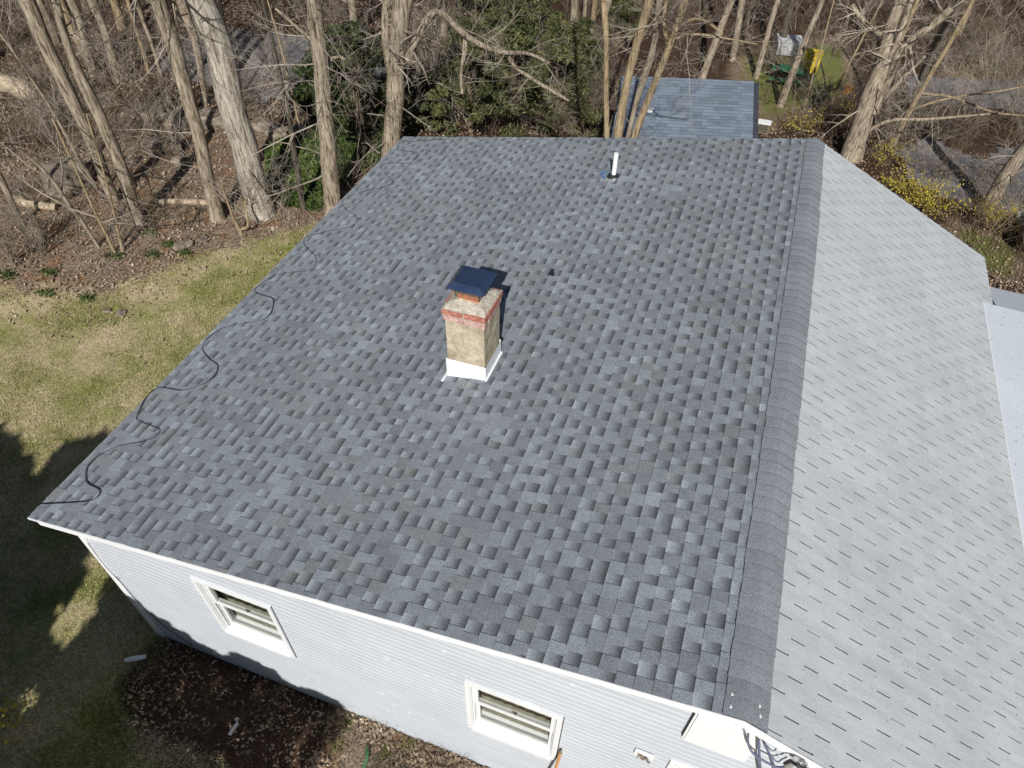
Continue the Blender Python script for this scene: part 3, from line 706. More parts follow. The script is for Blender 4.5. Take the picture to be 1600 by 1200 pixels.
def trunk_poly(base, pts, rad, r, mb, n=12):
    P = chaikin(pts, 2); m = len(P); R = np.interp(np.linspace(0, 1, m), np.linspace(0, 1, len(rad)), rad)
    out = []
    for i, p in enumerate(P):
        q = Vector(p)+Vector((noise.noise(Vector((p[2]*.9, base[0], 0))), noise.noise(Vector((p[2]*.9, base[1], 5))), 0))*.25*R[i]; out.append(q)
    # finer rings so bark silhouettes are uneven
    Q, RR = [], []
    for i in range(len(out)-1):
        k = max(1, int((out[i+1]-out[i]).length/.22))
        for j in range(k): Q.append(out[i].lerp(out[i+1], j/k)); RR.append(R[i]+(R[i+1]-R[i])*j/k)
    Q.append(out[-1]); RR.append(R[-1]); mb.tube(Q, RR, n, jit=.05, rng=r); return Q, RR
TREES = []
def pxtree(name, label, pxs, mat, cat='tree', Y=None, H=11., seed=1, forks=(), low=3, crown=True, twigmat='twig', nl=9, group=None, lowrange=(.05, .45), lowlen=1.6):
    """pxs = [(px,py,width px)...] foot first; the trunk stands in an upright plane through its foot"""
    r = random.Random(seed)
    if Y is None:
        b = onG(pxs[0][:2]); 
    else:
        b = onY(pxs[0][:2], Y)
    h = np.array([b[0]-CAM[0], b[1]-CAM[1], 0]); h /= np.linalg.norm(h); D0 = (b-CAM)@h
    def at(q):
        D = ray(q); return CAM+D*(D0/(D@h))
    def wid(q, w):
        D = ray(q); t = D0/(D@h); depth = t*FPX; return .5*w*depth/FPX
    pts = [at(q) for q in pxs]; rad = [wid(q, q[2]) for q in pxs]
    foot = pts[0].copy()
    if Y is not None:      # carry the trunk down to the ground
        d = pts[0]-pts[1]; d = d/np.linalg.norm(d); d = d*np.array([.6, .6, 1]); g = gz(pts[0][0], pts[0][1]); k = (g-.1-pts[0][2])/d[2] if d[2] < -.05 else 0
        f2 = pts[0]+d*k; pts = [f2]+pts; rad = [rad[0]*1.15]+rad; foot = f2
    foot[2] = gz(foot[0], foot[1])
    pts[0] = pts[0]-np.array([0, 0, .12]); rad2 = list(rad); 
    # root flare
    pts = [pts[0], pts[0]*.97+pts[1]*.03+np.array([0, 0, .12])]+pts[1:]; rad2 = [rad[0]*1.35, rad[0]*1.02]+rad[1:]
    d = pts[-1]-pts[-2]; d = d/np.linalg.norm(d); cur = pts[-1]; rr_ = rad2[-1]
    top = G0+H
    d = np.array([d[0]*.6, d[1]*.6, max(.6, d[2])]); d /= np.linalg.norm(d)
    while cur[2] < top and len(pts) < 16:
        d = d+np.array([r.uniform(-.08, .08), r.uniform(-.08, .08), .03]); d /= np.linalg.norm(d); cur = cur+d*1.6; rr_ *= .84; pts.append(cur); rad2.append(rr_)
    root = empty(name, tuple(foot)); tag(root, label, cat, group)
    mb = MB(); Q, RR = trunk_poly(foot, pts, rad2, r, mb, 12 if rad[0] > .08 else 7)
    for fk in forks:
        fp = [at(q) for q in fk]; fr = [wid(q, q[2]) for q in fk]
        dep = 0.
        fp = [p+h*(.0 if i == 0 else r.uniform(-.25, .25)) for i, p in enumerate(fp)]
        if len(fk[0]) > 3:   # runs on beyond the traced part
            dd = fp[-1]-fp[-2]; dd /= np.linalg.norm(dd); 
            for _ in range(4): dd = dd+np.array([r.uniform(-.1, .1), r.uniform(-.1, .1), .12]); dd /= np.linalg.norm(dd); fp.append(fp[-1]+dd*1.3); fr.append(fr[-1]*.75)
        trunk_poly(foot, fp, fr, r, mb, 9)
        for _ in range(3+2*len(fk)):
            i = r.randrange(1, len(fp)); q = Vector(fp[i]).lerp(Vector(fp[i-1]), r.random()); twig(TW := MB(), q, rdir(r, .1), r.uniform(.7, 1.5), max(fr[i]*.35, .007), r, 2, 5, .1)
            mb_t.append(TW)
    mb.build('trunk', mat, root, smooth=True)
    cb_ = MB()
    for T in mb_t:
        o = len(cb_.v); cb_.v += T.v; cb_.f += [tuple(i+o for i in f) for f in T.f]; cb_.c += T.c
    mb_t.clear()
    m = len(Q)
    def limb(i, L, r0, depth, nk, dr): 
        q = Q[i]; hd = rdir(r, 0, 1); hd.z = abs(hd.z)*.6+.25; twig(cb_, q, hd.normalized(), L, r0, r, depth, nk, dr, 4, 5, .2, .05)
    vis = [i for i, q in enumerate(Q) if q.z < 2.2]; hi = [i for i, q in enumerate(Q) if q.z > 0.6] or list(range(m//2, m))
    for k in range(int(low*1.6+.5)):
        i = vis[int(len(vis)*r.uniform(*lowrange))] if vis else m//3; q = Q[i]; hd = rdir(r, -.05, 1); hd.z = hd.z*.3-.02; twig(cb_, q, hd.normalized(), lowlen*r.uniform(.6, 1.2), max(RR[i]*.10, .007), r, 2, 6, .12, 3, 5, .2, .03)
    if crown:
        for k in range(nl):
            i = r.choice(hi); limb(i, r.uniform(2., 3.8), max(RR[i]*.38, .02), 2, 6, .0)
    if cb_.v: cb_.build('crown', M[twigmat], root)
    TREES.append(root); return root
mb_t = []
B, BP, BD, BT = M['bark'], M['bark_pale'], M['bark_dark'], M['bark_tan']
pxtree('bare_tree', 'huge straight pale furrowed trunk, thickest in the wood, beside the lawn edge', [(410, 333, 46), (375, 215, 41), (348, 100, 42), (315, 0, 44)], BP, H=17, seed=1, low=1, nl=12)
pxtree('bare_tree', 'medium grey trunk with a broken stub on top, left of the huge pale one', [(340, 342, 24), (318, 255, 20), (301, 175, 20), (273, 70, 25), (245, 0, 24)], B, H=13, seed=2, low=3, forks=[[(272, 60, 9), (276, 25, 8), (271, 0, 7, 1)]])
pxtree('bare_tree', 'front trunk of the leaning pair at the left, rooted at the edge of the lawn', [(218, 347, 20), (192, 270, 19), (164, 196, 19), (133, 135, 18), (108, 80, 12), (82, 0, 9)], B, H=12, seed=3, low=4, forks=[[(112, 92, 10), (100, 45, 10), (88, 0, 9, 1)]])
pxtree('bare_tree', 'rear trunk of the leaning pair at the left, widening into the top left corner', [(180, 316, 17), (140, 210, 18), (101, 133, 20), (66, 60, 22), (42, 0, 24)], B, H=13, seed=4, low=4)
pxtree('bare_tree', 'straight trunk standing alone between road and roof, cut by the left slope of the roof', [(520, 333, 26), (512, 230, 27), (503, 110, 25), (490, 0, 25)], B, H=14, seed=5, low=6, forks=[[(500, 75, 8), (470, 45, 5), (430, 12, 4)], [(507, 100, 7), (530, 92, 5), (545, 98, 3)]], lowrange=(.3, .9), lowlen=2.0)
pxtree('bare_tree', 'trunk at the far left roof corner with a long bough reaching right', [(608, 262, 30), (614, 190, 28), (620, 115, 28), (622, 50, 28), (630, 0, 30)], B, H=14, seed=6, low=6, forks=[[(636, 95, 14), (652, 60, 12), (668, 20, 11), (690, 22, 10), (725, 52, 10), (760, 70, 8), (790, 80, 7), (830, 88, 5), (858, 98, 4)], [(728, 55, 9), (724, 85, 7), (720, 118, 5), (722, 145, 4)], [(795, 84, 7), (800, 103, 6), (835, 127, 6), (887, 154, 4)], [(612, 120, 12), (600, 60, 12), (604, 0, 12, 1)]], lowrange=(.2, .9), lowlen=2.0)
pxtree('bare_tree', 'slim leaning trunk with a black shaded foot near the ivy', [(474, 329, 10), (462, 250, 9), (450, 175, 8), (432, 95, 7), (411, 0, 6)], BD, H=9, seed=7, low=4, forks=[[(446, 122, 7), (456, 122, 6), (464, 124, 5)]])
pxtree('bare_tree', 'olive-brown trunk at far left behind the leaning pair', [(146, 118, 17), (133, 70, 13), (124, 30, 12), (110, 0, 12)], B, H=12, seed=8, low=2)
pxtree('bare_tree', 'upright trunk near a rock, third back from the left boulders', [(187, 128, 16), (172, 80, 12), (160, 35, 12), (143, 0, 14)], B, H=12, seed=9, low=2)
pxtree('bare_tree', 'slender tan pole of a tree in front of the dark hillside at left', [(233, 115, 7), (222, 75, 6), (208, 30, 6), (199, 0, 6)], BT, H=9, seed=10, low=2)
pxtree('bare_tree', 'half hidden trunk just behind the huge pale one', [(320, 165, 9), (311, 90, 11), (297, 40, 13), (283, 0, 14)], B, H=12, seed=11, low=2)
pxtree('bare_tree', 'thin grey stem between boulders at the upper left', [(266, 163, 7), (254, 125, 6), (238, 70, 6), (212, 0, 7)], B, H=8, seed=12, low=1)
pxtree('bare_tree', 'short-looking trunk beside the driveway, left of the long-boughed tree', [(563, 104, 9), (556, 55, 10), (549, 0, 12)], B, H=12, seed=13, low=3)
pxtree('bare_tree', 'straight upright yellowish trunk at the left of the clump behind the roof', [(949, 217, 9), (947, 131, 8.5), (948, 56, 9), (943, 0, 10)], BT, Y=12.2, H=11, seed=14, low=2)
pxtree('bare_tree', 'thickest curving tan trunk of the clump behind the roof', [(965, 217, 14), (979, 130, 13), (996, 66, 13), (1016, 0, 15)], BT, Y=12.4, H=12, seed=15, low=3)
pxtree('bare_tree', 'knotty tan trunk with a dark hollow in the clump behind the roof', [(981, 217, 8), (993, 165, 8), (1007, 120, 11), (1022, 75, 9), (1032, 0, 12)], B, Y=12.8, H=11, seed=16, low=2, forks=[[(1026, 66, 5), (1020, 60, 6), (1026, 40, 5)]])
pxtree('bare_tree', 'right-hand leaning tan trunk of the clump before the blue roof', [(990, 217, 12), (1014, 154, 11), (1042, 84, 11), (1072, 0, 11)], BT, Y=12.6, H=12, seed=17, low=8, forks=[[(1046, 78, 7), (1036, 30, 6), (1042, 0, 6, 1)], [(1050, 62, 6), (1062, 40, 5), (1095, 30, 4), (1130, 50, 3)], [(1056, 60, 4), (1085, 55, 4), (1125, 62, 3), (1185, 76, 2)]])
for i, (lab, px, mt) in enumerate([
    ('forked grey trunk far back above the hemlocks, left one of four', [(892, 92, 11), (895, 45, 9), (897, 0, 11)], B),
    ('thin grey trunk far back above the hemlocks, second of four', [(909, 84, 6), (912, 40, 6), (915, 0, 7)], B),
    ('leaning tan trunk far back above the hemlocks, third of four', [(918, 96, 10), (925, 45, 8), (930, 0, 9)], BT),
    ('pale trunk far back right behind the straight yellowish one', [(942, 60, 9), (944, 30, 9), (951, 0, 12)], B),
    ('grey leaning trunk left of the others above the blue roof', [(1097, 122, 12), (1122, 55, 11), (1144, 0, 10)], B),
    ('brown leaning trunk in the middle above the blue roof', [(1144, 94, 10), (1152, 45, 10), (1160, 0, 10)], B),
    ('curved trunk rising right of the blue roof corner', [(1181, 122, 9), (1195, 70, 9), (1209, 19, 8), (1216, 0, 8)], B),
    ('brown trunk running up past the white box', [(1219, 165, 13), (1240, 110, 11), (1262, 55, 9), (1283, 5, 8)], B),
    ('thin pale stem in front of the yellow box', [(1256, 172, 3.4), (1271, 115, 3), (1285, 70, 2.6)], BT),
    ('thin crooked sapling left of the big forked tree', [(1299, 161, 4), (1313, 125, 4), (1327, 101, 3)], BT),
    ('dark grey trunk just behind the big forked tree', [(1425, 165, 10), (1445, 110, 12), (1461, 71, 12), (1482, 22, 12)], BD),
    ]):
    pxtree('bare_tree', lab, px, mt, H=(6 if px[0][2] < 5 else 12), seed=20+i, low=3, nl=7)
pxtree('bare_tree', 'big grey forked tree with dark vines, rising behind the white roof slope', [(1330, 245, 36), (1340, 215, 32), (1356, 160, 28), (1375, 110, 27), (1387, 56, 19), (1408, 0, 18)], B, H=14, seed=40, low=5, forks=[[(1366, 178, 15), (1386, 128, 14), (1403, 79, 13), (1432, 56, 14), (1461, 36, 13), (1487, 10, 11, 1)], [(1380, 105, 9), (1400, 70, 8), (1415, 30, 8), (1424, 0, 7, 1)], [(1352, 208, 8), (1378, 190, 6), (1400, 184, 5), (1440, 190, 5), (1500, 185, 4), (1560, 180, 3)], [(1376, 55, 8), (1350, 35, 7), (1330, 10, 7, 1)], [(1372, 165, 8), (1395, 140, 6), (1428, 105, 6), (1445, 88, 5)]], lowrange=(.1, .8), lowlen=2.2)
pxtree('bare_tree', 'slim yellow-grey trunk leaning right beside the big forked tree', [(1394, 228, 8), (1418, 180, 8), (1440, 140, 7), (1465, 98, 7), (1487, 62, 7), (1516, 9, 6)], BT, H=10, seed=41, low=5, forks=[[(1424, 172, 4), (1460, 158, 3), (1500, 150, 3), (1560, 140, 2.4), (1600, 136, 2)], [(1440, 146, 4), (1490, 150, 3), (1550, 174, 3), (1600, 178, 2)]], lowlen=2.)
pxtree('bare_tree', 'stout trunk leaning out of the right edge above the yellow bush', [(1540, 330, 26), (1566, 280, 21), (1585, 258, 20), (1612, 222, 22)], B, H=12, seed=42, low=5, lowlen=2.)
pxtree('sapling', 'grey sapling at the left edge of the frame above the brush pile', [(35, 350, 9), (20, 318, 9), (2, 282, 10)], B, H=7, seed=43, low=3, nl=4)
pxtree('sapling', 'long brown crooked sapling leaning across the left wood', [(154, 386, 6), (132, 350, 6), (105, 316, 6), (80, 277, 5), (43, 243, 5), (20, 225, 4)], B, H=2.5, seed=44, low=6, nl=3, lowlen=1.3)
pxtree('sapling', 'left stem of two pale saplings at the lawn edge', [(180, 396, 6), (165, 363, 5), (150, 337, 4), (135, 300, 3.5)], BT, H=2.2, seed=45, low=5, nl=2, lowlen=1.1)
pxtree('sapling', 'right stem of two pale saplings at the lawn edge', [(192, 393, 6), (185, 362, 5), (178, 331, 4), (168, 290, 3)], BT, H=2.2, seed=46, low=5, nl=2, lowlen=1.1)
pxtree('sapling', 'thin grey leaning sapling before the leaning pair of trunks', [(160, 306, 6), (120, 243, 6), (92, 190, 5), (68, 150, 5), (20, 78, 4), (0, 54, 4)], B, H=7, seed=47, low=6, nl=4)
pxtree('sapling', 'pale forked stump-like sapling standing alone in front of the huge trunk', [(377, 366, 8), (372, 354, 6), (362, 335, 3.5), (352, 305, 3), (345, 280, 2)], BT, H=1.2, seed=48, low=4, nl=0, crown=False, forks=[[(377, 358, 6), (388, 347, 5), (384, 330, 4), (386, 310, 3)]], lowlen=.8)
pxtree('sapling', 'thin pale twin sapling between the black-footed trunk and the lone straight trunk', [(466, 190, 4), (455, 140, 4), (443, 90, 3), (430, 40, 2.5)], BT, H=6, seed=49, low=4, nl=3)

# --- trees further back and behind the photographer (shade only falls from some of them)
def far_tree(seed, H=12):
    r = random.Random(seed); root = empty('bare_tree', (0, 0, 0)); mb = MB(); pts = [np.array([0, 0, -.2])]; rad = [r.uniform(.10, .17)]; d = np.array([0, 0, 1.])
    while pts[-1][2] < H: d = d+np.array([r.uniform(-.07, .07), r.uniform(-.07, .07), .05]); d /= np.linalg.norm(d); pts.append(pts[-1]+d*1.4); rad.append(rad[-1]*.88)
    Q, RR = trunk_poly((seed, 0), pts, rad, r, mb, 9); mb.build('trunk', (B, BT, BD)[seed % 3], root, smooth=True)
    c = MB(); m = len(Q)
    for k in range(16):
        i = r.randrange(m//5, m); hd = rdir(r); hd.z = abs(hd.z)*.5+.2; twig(c, Q[i], hd.normalized(), r.uniform(1.4, 3.2), max(RR[i]*.35, .012), r, 2, 5, 0., 3, 4)
    for k in range(7):
        i = r.randrange(m//12, m//3); hd = rdir(r); hd.z *= .3; twig(c, Q[i], hd.normalized(), r.uniform(.8, 2.), .012, r, 2, 5, .1, 3, 4)
    c.build('crown', M['twig'], root); return root
protos = [far_tree(s, 10+s % 4) for s in range(101, 107)]
def copy_tree(o):
    c = o.copy(); COL.objects.link(c)
    for ch_ in o.children:
        d = ch_.copy(); COL.objects.link(d); d.parent = c
    return c
used = set(); rf = random.Random(77); spots = []
def place_far(p, sc=None, lab=None, grp='slim bare trees deep in the woods'):
    k = rf.randrange(len(protos)); o = protos[k] if k not in used else copy_tree(protos[k]); used.add(k)
    o.location = (p[0], p[1], gz(p[0], p[1])); s = sc or rf.uniform(.75, 1.15); o.scale = (s, s, s); o.rotation_euler = (rf.uniform(-.05, .05), rf.uniform(-.05, .05), rf.uniform(0, 6.28))
    tag(o, lab or 'slim bare grey tree deep in the woods behind the nearer trunks', 'tree', grp); return o
tries = 0
while len(spots) < 40 and tries < 4000:
    tries += 1; q = (rf.uniform(-60, 1660), rf.uniform(-60, 105)); p = onG(q)
    if any((p[0]-s[0])**2+(p[1]-s[1])**2 < 2.2 for s in spots): continue
    if -6.5 < p[0] < 0 and 15 < p[1] < 22.5: continue
    if inpoly(p[0], p[1], MOSS2): continue
    spots.append(p)
def pxx(p): d = np.array([p[0], p[1], gz(p[0], p[1])+1.5])-CAM; return 800+FPX*(d@CR)/(d@CF)
spots.sort(key=pxx)
for i, p in enumerate(spots):
    n_ = i+1; sf = {1: 'st', 2: 'nd', 3: 'rd'}.get(n_ % 10 if n_ not in (11, 12, 13) else 0, 'th')
    place_far(p, lab='slim far background tree, %d%s from the left along the top edge' % (n_, sf))
for k in range(len(protos)):
    if k not in used: place_far((rf.uniform(-30, -20), rf.uniform(28, 36)))
# beyond the frame on the sunny side: their branch shadows fall on the wood and lawn
for (x, y, s) in ((-24.5, -2, 1.2), (-19.5, -1, 1.1)):
    o = place_far((x, y), s, ('nearer' if x > -20 else 'farther')+' bare tree beside the lawn outside the frame', 'bare trees beside the lawn')

# --- leafy masses from small leaf faces
def leaf_cloud(mb, r, c, rad, n, size, flat=1., aspect=1.6, shell=.55, up=.3):
    for _ in range(n):
        d = rdir(r); k = shell+(1-shell)*r.random()**.5 if r.random() < .8 else r.random()
        p = Vector((c[0]+d.x*rad[0]*k, c[1]+d.y*rad[1]*k, c[2]+d.z*rad[2]*k)); s = size*r.uniform(.6, 1.4)
        a = rdir(r, 0); b = a.cross(rdir(r, up)).normalized()
        o = len(mb.v); a = a*s*aspect*.5; b = b*s*.5
        mb.v += [tuple(p-a), tuple(p+b), tuple(p+a), tuple(p-b)]; mb.f.append((o, o+1, o+2, o+3)); mb.c.append(None)
def clump_bush(name, label, cat, x, y, rad, H, mat, seed, nclump, nleaf, size, stemmat='twig_brown', cone=False, group=None, aspect=1.6, base_z=.15):
    r = random.Random(seed); g = gz(x, y); root = empty(name, (x, y, g)); tag(root, label, cat, group)
    mb = MB(); st = MB()
    for k in range(nclump):
        t = r.random(); z = g+base_z+(H-base_z)*t
        rr_ = rad*((1-t)**.8*.95+.08) if cone else rad*math.sqrt(max(.05, 1-(2*t-.85)**2*.8))
        th = r.uniform(0, 6.28); q = rr_*r.uniform(.45, 1.); cx_, cy_ = x+q*math.cos(th), y+q*math.sin(th)
        s = r.uniform(.16, .36)*rad*.75
        leaf_cloud(mb, r, (cx_, cy_, z), (s, s, s*.55), nleaf, size, aspect=aspect)
        if k % 3 == 0: st.tube([(x+r.uniform(-.1, .1), y+r.uniform(-.1, .1), g if not cone else max(g, z-.4)), ((x+cx_)/2, (y+cy_)/2, (g+z)/2+.1*H if not cone else z-.1), (cx_, cy_, z)], [.02, .012, .004], 4)
    if cone: st.tube([(x, y, g-.1), (x, y, g+H*.9)], [.09, .02], 7)
    mb.build('foliage', mat, root); st.build('stem', M[stemmat], root)
    return root
p = onG((540, 250)); clump_bush('evergreen_bush', 'dense dark green evergreen bush between the lone trunk and the long-boughed tree', 'bush', p[0]-.2, p[1]+1.2, 1.45, 2.9, M['holly'], 60, 85, 130, .06)
p = onG((505, 200)); clump_bush('evergreen_bush', 'smaller dark evergreen bush left of the long-boughed tree beside the driveway', 'bush', p[0], p[1]+.6, .9, 1.7, M['holly'], 61, 38, 120, .06)
p = onG((660, 195)); clump_bush('evergreen_bush', 'low brownish evergreen bush right of the long-boughed tree', 'bush', p[0], p[1], .9, 1.3, M['hemlock'], 62, 45, 130, .06)
def forsythia(lab, x, y, rad, H, seed, ns):
    r = random.Random(seed); g = gz(x, y); root = empty('forsythia', (x, y, g)); tag(root, lab, 'shrub'); st = MB(); fl_ = MB()
    for k in range(int(26*rad/.5)):
        th = r.uniform(0, 6.28); d = Vector((math.cos(th)*.8, math.sin(th)*.8, .9)).normalized(); twig(st, Vector((x+r.uniform(-.12, .12), y+r.uniform(-.12, .12), g-.03)), d, H*r.uniform(.8, 1.3), .009, r, 1, 5, .35, 3, 5, .25, .0, .5)
    n = len(st.v)
    for _ in range(int(2600*ns*rad/.5)):
        p_ = Vector(st.v[r.randrange(n)]); 
        if p_.z < g+.22*H: continue
        p_ += rdir(r)*r.uniform(0, .035); a = rdir(r); b = a.cross(rdir(r)).normalized(); s_ = .028*r.uniform(.6, 1.4); o = len(fl_.v)
        fl_.v += [tuple(p_-a*s_*.6), tuple(p_+b*s_*.5), tuple(p_+a*s_*.6), tuple(p_-b*s_*.5)]; fl_.f.append((o, o+1, o+2, o+3)); fl_.c.append(None)
    fl_.build('flowers', M['forsythia'], root)['kind'] = 'stuff'; st.build('stem', M['twig_brown'], root)
hl = [((735, 205), 1.5, 3.0, 'hemlock with brown-green sprays just behind the middle of the roof edge'), ((800, 190), 1.6, 3.6, 'full olive hemlock behind the roof, centre of the row'), ((865, 200), 1.6, 3.4, 'olive hemlock left of the clump of tan trunks'), ((820, 90), 1.8, 3.6, 'bright green hemlock further back at the top of the picture'), ((905, 150), 1.2, 2.6, 'small hemlock directly behind the straight yellowish trunk'), ((745, 95), 1.3, 3.4, 'dark narrow hemlock beside the far end of the driveway'), ((965, 60), 1.0, 2.6, 'yellow-green young hemlock between the tan trunks')]
for i, (q, rad, H, lab) in enumerate(hl):
    p = onG(q); clump_bush('hemlock_tree', lab, 'tree', p[0], p[1], rad, H, M['hemlock'], 70+i, 72, 80, .042, cone=True, aspect=4.5)
for i, (q, rad, H, lab, ns) in enumerate([((1415, 322), .62, 1.0, 'bright yellow forsythia nearest the white roof edge', 1.), ((1450, 338), .62, .95, 'bright yellow forsythia beside the first, further right', 1.), ((1385, 262), .45, .9, 'sparser forsythia with bare twigs behind the big forked tree', .6), ((1556, 358), .62, .9, 'yellow forsythia at the foot of the leaning right-hand trunk', .75), ((1287, 200), .5, .9, 'faint yellow flowering shrub left of the big forked tree', .35), ((1318, 190), .45, .9, 'faint yellow flowering shrub close beside the big forked tree', .45), ((1245, 212), .6, .8, 'low yellow-green shrub at the blue roof corner', .35)]):
    p = onG(q); forsythia(lab, p[0], p[1]+.3, rad, H, 80+i, ns)
forsythia('orange-yellow shrub in the bottom left corner of the lawn', -8.35, -1.98, .5, .8, 95, 1.6)
# small green weeds on the lawn edge
for i, q in enumerate([(14, 432), (72, 460), (76, 428), (135, 468), (180, 402), (235, 365), (265, 385), (290, 398), (240, 400)]):
    p = onG(q); r = random.Random(300+i); v = MB(); leaf_cloud(v, r, (p[0], p[1], p[2]+.05), (.26, .16, .06), 130, .032, shell=.1)
    tag(v.build('weed_clump', M['ivy'], loc=tuple(p)), 'low green weed clump, '+['leftmost', 'lowest', 'second from left', 'lowest middle', 'below the pale saplings', 'middle', 'upper right', 'rightmost', 'lower right'][i]+' of nine along the lawn edge', 'weed', 'green weed clumps along the lawn edge')

# --- multi-stem shrubs of bare twigs (countable ones at the lawn edge)
def stem_shrub(name, label, x, y, H, n, seed, mat='twig', spread=.35, depth=2, nk=5, group=None, r0=.011):
    r = random.Random(seed); g = gz(x, y); root = empty(name, (x, y, g)); tag(root, label, 'shrub', group); st = MB(); tw = MB()
    for k in range(n):
        th = r.uniform(0, 6.28); d = Vector((math.cos(th)*spread*r.random(), math.sin(th)*spread*r.random(), 1)).normalized(); p = Vector((x+r.uniform(-.2, .2), y+r.uniform(-.2, .2), g-.03)); L = H*r.uniform(.6, 1.1)
        seg = 5; pts = [p]; dd = d.copy()
        for i in range(seg): dd = (dd+rdir(r)*.13).normalized(); pts.append(pts[-1]+dd*L/seg)
        st.tube(pts, [r0*(1-i/seg*.75) for i in range(seg+1)], 4, cap=False)
        for j in range(nk):
            i = r.randrange(1, seg); q = pts[i].lerp(pts[i+1], r.random()); twig(tw, q, (dd*.6+rdir(r)*.7).normalized(), L*.35*r.uniform(.5, 1.2), r0*.4, r, depth-1, 4, 0, 3, 4)
    st.build('stem', M[mat], root); tw.build('twigs', M[mat], root); return root
p = onG((25, 412)); stem_shrub('bare_shrub', 'dense multi-stemmed bare shrub at the left edge above the lawn', p[0], p[1], 1.6, 16, 1, 'twig', .3)
p = onG((55, 400)); stem_shrub('bare_shrub', 'second multi-stemmed bare shrub, just right of the left edge', p[0], p[1], 1.8, 12, 2, 'twig', .35)
p = onG((228, 352)); stem_shrub('bare_shrub', 'twiggy shrub at the foot of the leaning pair of trunks', p[0], p[1], 1.3, 12, 3, 'twig_brown', .8)
p = onG((300, 358)); stem_shrub('bare_shrub', 'sparse twiggy shrub on the red-brown litter', p[0], p[1], 1., 5, 4, 'twig_brown', .8)
p = onG((440, 318)); stem_shrub('bare_shrub', 'fallen pale twigs and shoots beside the foot of the huge trunk', p[0], p[1], .9, 14, 5, 'twig', 1.6)
p = onG((545, 285)); stem_shrub('bare_shrub', 'fan of bare sticks right of the lone straight trunk', p[0], p[1], 1.4, 14, 6, 'twig', 1.4)

# --- uncountable undergrowth: one mesh, twigs thickest where the photo is thickest
def thicket_proto(seed):
    r = random.Random(seed); b = MB()
    for k in range(r.randint(7, 11)):
        th = r.uniform(0, 6.28); d = Vector((math.cos(th)*.8*r.random(), math.sin(th)*.8*r.random(), .8)).normalized(); twig(b, Vector((r.uniform(-.4, .4), r.uniform(-.4, .4), -.05)), d, r.uniform(.8, 1.9), .015, r, 2, 4, .15, 3, 4, .3, .02, .6)
    return np.array(b.v, np.float32), np.array(b.f, np.int32)
tp = [thicket_proto(s) for s in range(200, 208)]
def thicket(name, label, cat, polys, counts, mat, seed, smin=.6, smax=1.2, free=False):
    r = random.Random(seed); V, F, o = [], [], 0
    for poly, n in zip(polys, counts):
        k = 0; xs_ = [q[0] for q in poly]; ys_ = [q[1] for q in poly]; t = 0
        while k < n and t < n*50:
            t += 1; q = (r.uniform(min(xs_), max(xs_)), r.uniform(min(ys_), max(ys_)))
            if not inpoly(q[0], q[1], poly): continue
            p = onG(q)
            if free and p[1] > .12: continue
            if not free and ((-8 < p[0] < 9 and p[1] < 9.9) or inpoly(p[0], p[1], LAWN) or (-5.8 < p[0] < -.3 and 16.8 < p[1] < 22.3)): continue
            v, f = tp[r.randrange(len(tp))]; a = r.uniform(0, 6.28); s = r.uniform(smin, smax); ca, sa = math.cos(a)*s, math.sin(a)*s
            W = np.empty_like(v); W[:, 0] = v[:, 0]*ca-v[:, 1]*sa+p[0]; W[:, 1] = v[:, 0]*sa+v[:, 1]*ca+p[1]; W[:, 2] = v[:, 2]*s+gz(p[0], p[1]); V.append(W); F.append(f+o); o += len(v); k += 1
    V = np.concatenate(V); F = np.concatenate(F); me = bpy.data.meshes.new(name); me.vertices.add(len(V)); me.vertices.foreach_set('co', V.ravel()); me.loops.add(F.size); me.loops.foreach_set('vertex_index', F.ravel()); me.polygons.add(len(F)); me.polygons.foreach_set('loop_start', np.arange(0, F.size, 4, dtype=np.int32)); me.polygons.foreach_set('loop_total', np.full(len(F), 4, np.int32)); me.update(calc_edges=True); me.materials.append(mat)
    ob_ = bpy.data.objects.new(name, me); COL.objects.link(ob_); tag(ob_, label, cat, kind='stuff'); return ob_
thicket('undergrowth', 'tangled brown bare undergrowth covering the woodland floor', 'undergrowth', [[(0, 120), (300, 80), (480, 150), (470, 215), (310, 215), (230, 300), (100, 370), (0, 380)], [(-20, -40), (700, -40), (700, 60), (350, 70), (0, 120)], [(600, 0), (1000, 0), (1000, 215), (700, 215)], [(1000, -40), (1640, -40), (1640, 120), (1350, 100), (1190, 120), (1040, 110)], [(1190, 120), (1330, 160), (1330, 240), (1190, 215)], [(1350, 100), (1640, 130), (1640, 240), (1520, 250), (1420, 230)], [(1380, 240), (1480, 230), (1640, 330), (1640, 440), (1560, 420), (1440, 330)]], [24, 44, 36, 48, 8, 20, 12], M['twig_brown'], 9)
thicket('undergrowth', 'pale grey twigs and saplings tangled through the woodland', 'undergrowth', [[(0, 60), (480, 60), (470, 215), (230, 250), (0, 340)], [(480, 20), (1000, 20), (1000, 210), (560, 210)], [(690, 90), (940, 90), (940, 215), (690, 215)], [(1000, 0), (1640, 0), (1640, 260), (1400, 260), (1200, 190), (1180, 100)]], [24, 36, 22, 60], M['twig'], 10, .7, 1.4)

